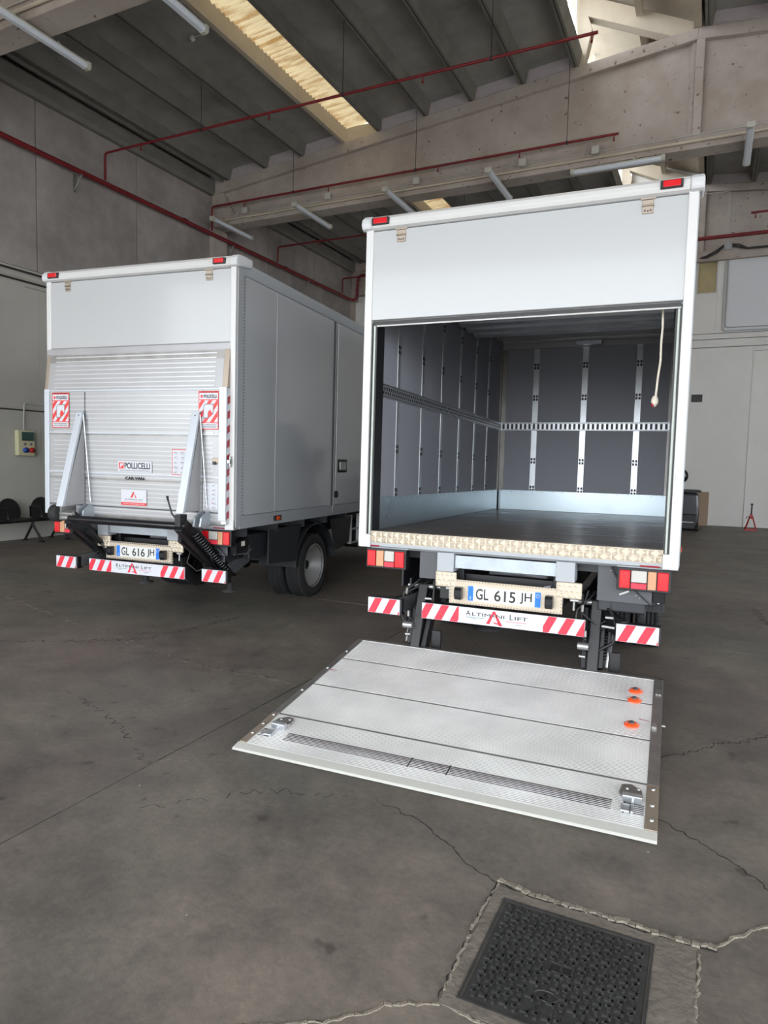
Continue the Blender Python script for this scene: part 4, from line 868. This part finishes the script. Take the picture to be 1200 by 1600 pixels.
    # mudguards: arch shell round the twin wheels with a flat apron behind
    for xa, xb in ((1.66, 2.14), (.06, .54)):
        q = MB(); n = 12; yc, zc = 1.82, .42
        o_ = [(yc+.50*math.cos(PI*k/n), zc+.46*math.sin(PI*k/n)) for k in range(n+1)]; i_ = [(yc+.485*math.cos(PI*k/n), zc+.445*math.sin(PI*k/n)) for k in range(n+1)]
        for k in range(n): q.prism([o_[k], o_[k+1], i_[k+1], i_[k]], 'x', xa, xb)
        g_ = B('mudguard', q, 'mudflap')
        xs = (xb-.02, xb) if xa > 1 else (xa, xa+.02)
        B('mudguard_skirt', MB().prism([(.72, .89), (1.44, .89), (1.36, .70), (1.30, .50), (.72, .54)], 'x', *xs), 'mudflap', .003, g_)
        B('mudguard_skirt', MB().prism([(2.22, .89), (2.85, .89), (2.78, .56), (2.45, .50), (2.34, .50), (2.30, .70)], 'x', *xs), 'mudflap', .003, g_)
    tb = B('tool_box', MB().box(1.75, 2.08, .45, .78, .62, .86), 'mudflap', .01)
    B('box_bracket', MB().prism([(.18, .60), (.55, .72), (.55, .58), (.30, .50)], 'x', 2.0, 2.02), 'dark_grey')
    B('wheel_chock_holder', MB().prism([(.12, .80), (.34, .86), (.36, .78), (.14, .70)], 'x', 2.06, 2.14), 'black_gloss', .006)
    B('number_sticker', MB().box(2.1405, 2.1415, .21, .27, .775, .82), 'paper')
    B('steel_strap', MB().tube([(2.1, .15, .70), (2.12, .34, .69), (2.1, .45, .72)], .007, 5), 'steel')
    for y in (2.86, 3.16): B('ladder_rail', MB().box(2.08, 2.13, y, y+.05, .52, .90), 'white_frame', .004)
    B('ladder_rung', MB().box(2.09, 2.12, 2.91, 3.16, .52, .54).box(2.09, 2.12, 2.91, 3.16, .70, .72), 'grey_paint')
    B('fuel_tank', MB().box(1.70, 2.08, 3.3, 3.95, .42, .80), 'black', .04)
    # cab
    cp = [(4.36, .62), (4.36, 2.05), (4.50, 2.22), (5.30, 2.20), (5.55, 2.08), (6.02, 1.38), (6.20, 1.20), (6.22, .55), (5.92, .50), (5.86, .72), (5.70, .86), (5.20, .86), (5.02, .70), (4.96, .55)]
    cb_ = B('cab', MB().prism(cp, 'x', .12, 2.08), 'white_frame', .03)
    B('windscreen', MB().prism([(5.60, 2.03), (6.03, 1.39), (6.035, 1.395), (5.605, 2.035)], 'x', .24, 1.96), 'glass_dark', 0, cb_)
    for xx in ((.112, .122), (2.078, 2.088)): B('side_window', MB().prism([(4.70, 1.42), (4.72, 2.02), (5.30, 2.04), (5.50, 1.96), (5.86, 1.42)], 'x', *xx), 'glass_dark', 0, cb_)
    B('front_bumper', MB().box(.10, 2.10, 6.16, 6.30, .36, .62), 'dark_grey', .02, cb_)
    B('grille', MB().box(.55, 1.65, 6.21, 6.235, .75, 1.05), 'black', .01, cb_)
    for a, b in ((.18, .46), (1.74, 2.02)): B('headlamp', MB().box(a, b, 6.20, 6.235, .78, 1.02), 'clear_lens', .02, cb_)
    for xx, s in ((.12, -1), (2.08, 1)): B('wing_mirror', MB().box(min(xx+s*.06, xx+s*.22), max(xx+s*.06, xx+s*.22), 5.70, 5.78, 1.45, 1.85).tube([(xx, 5.7, 1.5), (xx+s*.14, 5.74, 1.5)], .012, 6), 'black', .01, cb_)
    # ---------------- tail lift
    if not folded:
        Mw = Matrix.Translation((0, -.014, .236)) @ Matrix.Rotation(.1349, 4, 'X')
        platform(root, Mw, False)
        for xc, s in ((.46, -1), (1.715, 1)):
            a = B('lift_arm', MB().obox((xc, .20, .66), (xc+.0, .03, .215), .07, .10).obox((xc-s*.075, .24, .60), (xc-s*.06, .05, .22), .035, .09).obox((xc+s*.05, .16, .50), (xc+s*.05, .04, .24), .03, .08), 'black', .006)
            B('lift_cylinder', MB().tube([(xc+s*.10, .22, .62), (xc+s*.09, .10, .34)], .026, 10), 'black', 0, a); B('cylinder_rod', MB().tube([(xc+s*.09, .10, .34), (xc+s*.085, .055, .25)], .012, 8), 'steel', 0, a)
            for q0, q1, rr_ in (((xc-.13, .19, .655), (xc+.13, .19, .655), .020), ((xc-.10, .02, .385), (xc-.03, .02, .385), .026), ((xc-.09, .04, .31), (xc-.05, .04, .31), .012)): B('arm_pin', MB().tube([q0, q1], rr_, 10), 'steel', 0, a)
            B('arm_bracket', MB().box(xc-.10, xc-.085, .12, .30, .42, .72).box(xc+.085, xc+.10, .12, .30, .42, .72).prism([(.10, .50), (.30, .72), (.34, .60), (.16, .40)], 'x', xc-.05, xc+.05), 'black', .003, a)
            sp_ = MB(); n = 14
            sp_.tube([(xc+s*.055+.022*math.cos(t*.9), .06+.10*t/90+.022*math.sin(t*.9), .30+.24*t/90) for t in range(90)], .0055, 5); B('coil_spring', sp_, 'black_gloss', 0, a)
            B('hydraulic_hose', MB().tube([(xc-s*.04, .24, .70), (xc+s*.10, .10, .62), (xc+s*.15, .05, .50), (xc+s*.12, .05, .42), (xc+s*.03, .06, .36)], .011, 7).tube([(xc, .2, .74), (xc-.12, .06, .62), (xc-.13, .05, .50), (xc-.05, .05, .42)], .009, 6), 'black', 0, a)
            for q0, q1 in (((xc-.05, -.02, .50), (xc-.05, -.02, .46)), ((xc+.07, .0, .60), (xc+.12, .0, .60)), ((xc+.05, .0, .54), (xc+.13, .0, .535)), ((xc-.08, .02, .66), (xc-.08, .0, .62))): B('grease_nipple', MB().tube([q0, q1], .010, 6), 'steel', 0, a)
            B('arm_foot', MB().box(xc-.055, xc+.055, -.02, .06, .155, .225).box(xc+.10, xc+.17, .08, .11, .03, .35), 'black', .005, a)
        B('control_box', MB().box(.62, .70, .06, .12, .60, .69), 'black', .004)
        B('stabiliser_foot', MB().lathe([(0, .11), (.018, .11), (.03, .05), (.08, .03)], (.86, .55, .30), 'z', 20).tube([(.86, .55, .36), (.86, .55, .66)], .03, 8), 'rubber')
        B('hydraulic_unit', MB().box(.52, .60, .28, .50, .52, .80), 'mudflap', .01)
    else:
        Mw = wm(root) @ Matrix.Translation((0.0, -.014, 1.0)) @ Matrix.Rotation(-PI/2, 4, 'X') @ Matrix.Diagonal((1, 1, 1, 1))
        P, fr = platform(root, Mw, True)
        yo = -.074
        def S(nm, mb, m_, bev=0): return mb.build(nm, m_, P, root, bev)
        # red and white tape on the right edge
        S('edge_tape', MB().box(2.1555, 2.157, -.070, -.020, 1.02, 2.19), 'white_reflector')
        q = MB()
        for k in range(9): q.prism([(-.070, 1.04+k*.128), (-.020, 1.065+k*.128), (-.020, 1.13+k*.128), (-.070, 1.105+k*.128)], 'x', 2.1565, 2.158)
        S('tape_stripe', q, 'dark_red')
        for xx in (.525, 1.90): S('panel_joint', MB().box(xx-.003, xx+.003, yo-.004, yo, 1.02, 2.19), 'dark_grey')
        for zz, mm in ((1.10, 'dark_grey'), (1.42, 'galvanised_box'), (1.80, 'galvanised_box'), (2.205, 'galvanised_box')): S('panel_ridge', MB().box(.052, 2.10, yo-.006, yo, zz-.006, zz+.006), mm)
        S('side_cover', MB().box(.01, .07, yo-.008, yo+.02, 1.0, 2.22), 'galvanised_box', .004); S('side_cover', MB().box(2.075, 2.155, yo-.010, yo+.02, 1.03, 2.22), 'galvanised_box', .004)
        ys = yo-.0055
        def sticker(x0, x1, z0, z1, m_='white_reflector', nm='sticker'): return MB().box(x0, x1, ys-.001, ys, z0, z1).build(nm, m_, P, root)
        def on(par, nm, mb, m_): return mb.build(nm, m_, P, root)
        yt = ys-.0016
        for x0 in (.115, 1.855):
            x1 = x0+.215; sticker(x0, x1, 1.845, 2.185, 'sticker_red', 'warning_sign')
            for a, b in ((2.112, 2.168), (1.852, 1.90), (1.908, 2.104)): on(P, 'sign_field', MB().box(x0+.008, x1-.008, ys-.0014, ys-.0009, a, b), 'white_reflector')
            stripes(x0+.009, x1-.009, 1.909, 2.103, ys-.0013, .082, .15, .042, .02, .0006).build('sign_stripe', 'sticker_red', P, root)
            on(P, 'sign_emblem', MB().prism([(x0+.053, 1.943), (x0+.107, 1.943), (x0+.162, 1.985), (x0+.162, 2.072), (x0+.072, 2.072), (x0+.053, 2.050)], 'y', ys-.0020, ys-.0014), 'ink_grey')
            on(P, 'sign_emblem', MB().prism([(x0+.06, 1.95), (x0+.10, 1.95), (x0+.10, 1.99), (x0+.155, 1.99), (x0+.155, 2.065), (x0+.075, 2.065), (x0+.06, 2.045)], 'y', ys-.0026, ys-.0018), 'white_reflector')
            on(P, 'sign_emblem', MB().prism([(x0+.105, 1.955), (x0+.13, 1.955), (x0+.155, 1.985), (x0+.125, 2.02), (x0+.105, 2.0)], 'y', ys-.0034, ys-.0024), 'sticker_red')
            text('POLLICELLI', x0+.125, yt-.001, 2.138, .030, 'ink', P, root, width=.135, bold=.02, name='sign_lettering'); on(P, 'sign_emblem', MB().box(x0+.022, x0+.045, yt-.001, yt, 2.125, 2.150), 'sticker_red')
            text('ALLESTIMENTI  FURGONATURE', x0+.1075, yt-.001, 2.176, .008, 'ink', P, root, width=.19, name='sign_lettering')
            for zz in (1.885, 1.867): text('VEICOLI INDUSTRIALI', x0+.1075, yt-.001, zz, .008, 'ink', P, root, width=.17, name='sign_lettering')
        sticker(.935, 1.335, 1.440, 1.538); text('POLLICELLI', 1.165, yt, 1.498, .058, 'ink', P, root, width=.30, bold=.02, name='sticker_lettering')
        on(P, 'sticker_emblem', MB().box(.948, 1.005, yt-.001, yt, 1.468, 1.526), 'sticker_red'); on(P, 'sticker_emblem', MB().prism([(.960, 1.478), (.972, 1.478), (.972, 1.492), (.996, 1.500), (.994, 1.518), (.966, 1.518)], 'y', yt-.002, yt-.0005), 'white_reflector')
        text('ALLESTIMENTI VEICOLI INDUSTRIALI', 1.135, yt, 1.452, .012, 'ink_grey', P, root, width=.36, name='sticker_lettering')
        text('CAR VAN', 1.135, yt-.002, 1.380, .030, 'ink', P, root, width=.225, bold=.03, name='painted_lettering')
        sticker(.975, 1.275, 1.125, 1.272); on(P, 'sticker_band', MB().box(.975, 1.275, yt-.0006, yt+.0004, 1.125, 1.152), 'sticker_red')
        on(P, 'sticker_emblem', MB().prism([(1.085, 1.198), (1.110, 1.198), (1.128, 1.240), (1.120, 1.258)], 'y', yt-.001, yt).prism([(1.120, 1.258), (1.128, 1.240), (1.142, 1.208), (1.138, 1.198), (1.158, 1.198)], 'y', yt-.001, yt), 'sticker_red')
        text('ALTIMANI LIFT', 1.125, yt, 1.180, .014, 'ink_grey', P, root, width=.22, name='sticker_lettering'); text('WWW.ALTIMANILIFT.COM', 1.125, yt-.001, 1.1385, .010, 'white_reflector', P, root, width=.25, name='sticker_lettering')
        on(P, 'sticker_line', MB().box(1.01, 1.24, yt-.0006, yt+.0004, 1.162, 1.164), 'sticker_red')
        def infosheet(x0, x1, z0, z1, rows, cols, edge=None):
            if edge: sticker(x0-.006, x1+.006, z0-.006, z1+.006, edge)
            MB().box(x0, x1, ys-.0016, ys-.0008, z0, z1).build('instruction_label', 'white_reflector', P, root); q = MB(); r = MB(); rnd = random.Random(int(x0*100))
            for i in range(rows):
                for j in range(cols):
                    cx = x0+(x1-x0)*(j+.5)/cols; cz = z1-(z1-z0)*(i+.6)/rows; wd = (x1-x0)/cols*.34; hz = (z1-z0)/rows
                    q.box(cx-wd, cx+wd*rnd.uniform(-.2, 1), ys-.0022, ys-.0014, cz-hz*.08, cz-hz*.02).box(cx-wd*rnd.uniform(0, 1), cx+wd, ys-.0022, ys-.0014, cz-hz*.25, cz-hz*.20).obox((cx-wd*.6, ys-.0018, cz+hz*.05), (cx+wd*.5, ys-.0018, cz+hz*rnd.uniform(.1, .3)), .0008, .004)
                    if rnd.random() < .4: r.box(cx-wd, cx-wd*.5, ys-.0022, ys-.0014, cz+hz*.1, cz+hz*.2)
            tag(q.build('label_pictogram', 'ink_grey', P, root), kind='stuff')
            if r.v: tag(r.build('label_pictogram', 'sticker_red', P, root), kind='stuff')
        infosheet(1.573, 1.725, 1.432, 1.655, 5, 2, 'sticker_red'); infosheet(1.633, 1.760, 1.190, 1.296, 3, 3); infosheet(1.912, 2.072, 1.130, 1.366, 6, 2)
        o = S('catch_plate', MB().box(2.005, 2.075, yo-.008, yo, 1.545, 1.592), 'steel_warm', .003); S('catch_plate', MB().box(2.02, 2.05, yo-.02, yo-.006, 1.532, 1.56), 'black', .003)
        B('catch_hook', MB().box(2.158, 2.19, -.075, -.035, 1.545, 1.58).box(2.172, 2.186, -.06, -.03, 1.515, 1.61), 'steel', .004)
        # galvanised wedge shaped stand-offs on the underside
        for xa, ybt, zb_ in ((.445, -.36, 1.10), (1.80, -.33, 1.10)):
            o = S('support_wedge', MB().prism([(yo, 1.995), (yo-.035, 1.995), (ybt, zb_), (ybt+.03, zb_), (yo-.012, 1.975)], 'x', xa+.004, xa+.080), 'galvanised_box', .003)
            S('wedge_web', MB().prism([(yo, 1.95), (ybt+.03, zb_+.01), (yo, zb_+.01)], 'x', xa+.076, xa+.079).prism([(yo, 1.95), (ybt+.03, zb_+.01), (yo, zb_+.01)], 'x', xa+.003, xa+.006), 'aluminium')
            S('stay_rod', MB().tube([(xa+.09, yo-.03, 1.97), (xa+.165, yo-.02, 1.14)], .006, 6), 'aluminium_strip'); S('wedge_cap', MB().box(xa-.004, xa+.096, yo-.04, yo, 1.992, 2.004), 'galvanised', .002)
            S('wedge_bolt', MB().lathe([(0, .007), (-.004, .006), (-.005, 0)], (xa+.045, yo-.043, 1.965), 'y', 8), 'dark_grey')
            S('hinge_bracket', MB().prism([(yo+.03, 1.12), (yo-.05, 1.11), (yo-.13, 1.06), (yo-.15, .98), (yo-.08, .96), (yo+.03, 1.0)], 'x', xa+.10, xa+.12).prism([(yo+.03, 1.12), (yo-.05, 1.11), (yo-.13, 1.06), (yo-.15, .98), (yo-.08, .96), (yo+.03, 1.0)], 'x', xa+.17, xa+.19), 'galvanised', .003)
        # torsion tube, rollers and arms
        B('torsion_tube', MB().tube([(.56, -.30, .985), (1.80, -.30, .985)], .036, 14), 'black_gloss')
        ro = B('ground_roller', MB().lathe([(-.045, .0), (-.045, .06), (-.035, .082), (.035, .082), (.045, .06), (.045, .0)], (.40, -.30, 1.03), 'x', 20), 'rubber'); B('roller_shaft', MB().tube([(.33, -.30, 1.03), (.60, -.30, 1.03)], .022, 10).box(.455, .475, -.32, -.14, .98, 1.10).lathe([(0, .030), (.10, .032), (.10, 0)], (.47, -.26, 1.03), 'x', 12), 'steel', 0, ro)
        for xc, s in ((.56, 1), (1.83, -1)):
            a = B('lift_arm', MB().obox((xc, -.30, 1.0), (xc, .34, .52), .075, .13).obox((xc-.07, -.20, .88), (xc-.07, .38, .50), .04, .10), 'black', .006)
            B('arm_bracket', MB().prism([(.16, .46), (.34, .72), (.48, .62), (.46, .44)], 'x', xc-.10, xc-.08).prism([(.16, .46), (.34, .72), (.48, .62), (.46, .44)], 'x', xc+.08, xc+.10), 'black', .003, a)
            B('lift_cylinder', MB().tube([(xc+.09, -.16, .86), (xc+.09, .22, .58)], .028, 10), 'black', 0, a)
            sp_ = MB(); nT = 110; p0, p1 = Vector((xc+(.10 if s < 0 else -.10), -.22, .93)), Vector((xc+(.12 if s < 0 else -.06), .24, .55)); dv = (p1-p0); e1 = dv.orthogonal().normalized(); e2 = dv.normalized().cross(e1)
            sp_.tube([p0+dv*t/nT+(e1*math.cos(t*1.0)+e2*math.sin(t*1.0))*.038 for t in range(nT)], .010, 5).tube([p0, p1], .024, 8); B('coil_spring', sp_, 'black_gloss', 0, a)
            sp_ = MB(); p0, p1 = Vector((xc-.14*s if s > 0 else xc-.12, -.02, .80)), Vector((xc-.04, .22, .56)); dv = p1-p0
            sp_.tube([p0+dv*t/90+(e1*math.cos(t*1.05)+e2*math.sin(t*1.05))*.024 for t in range(90)], .006, 5); B('coil_spring', sp_, 'steel' if s < 0 else 'black_gloss', 0, a)
            for q0, q1, rr_ in (((xc-.12, -.29, .99), (xc+.06, -.29, .99), .03), ((xc-.12, .36, .54), (xc+.12, .36, .54), .026), ((xc-.09, -.12, .90), (xc-.05, -.12, .90), .016)): B('arm_pin', MB().tube([q0, q1], rr_, 10), 'steel' if s > 0 else 'black', 0, a)
            B('hydraulic_hose', MB().tube([(xc+.02, .30, .70), (xc+.1, .10, .80), (xc+.12, -.02, .72), (xc+.08, .1, .60), (xc+.05, .25, .52)], .010, 6), 'black', 0, a)
        B('release_lever', MB().tube([(1.80, -.28, 1.02), (1.74, -.30, 1.09), (1.70, -.30, 1.20), (1.695, -.31, 1.245)], [.010, .008, .008, .013], 7), 'black')
        B('lever_bracket', MB().box(1.80, 1.86, -.34, -.24, .98, 1.09), 'black', .006)
        for x in (.95+.15, 2.08): B('stabiliser_foot', MB().lathe([(0, .075), (.012, .075), (.022, .03), (.10, .02)], (x, .12, .36), 'z', 18), 'rubber')
    return root
truck('box_truck', 'white box truck with open cargo door and tail lift lowered to the floor', False, 'GL615JH', (0, -.0091, 0), 0, .0152, 0, 1)
truck('box_truck', 'white box truck with its aluminium tail lift folded up against closed rear', True, 'GL616JH', (-3.6106, .3342, 0), .0500, .0051, .004, .9772)
# remove the frames that only served for placing
for o in list(bpy.data.objects):
    if o.name.startswith('platform_frame') or o.name == 'hall_frame': bpy.data.objects.remove(o)
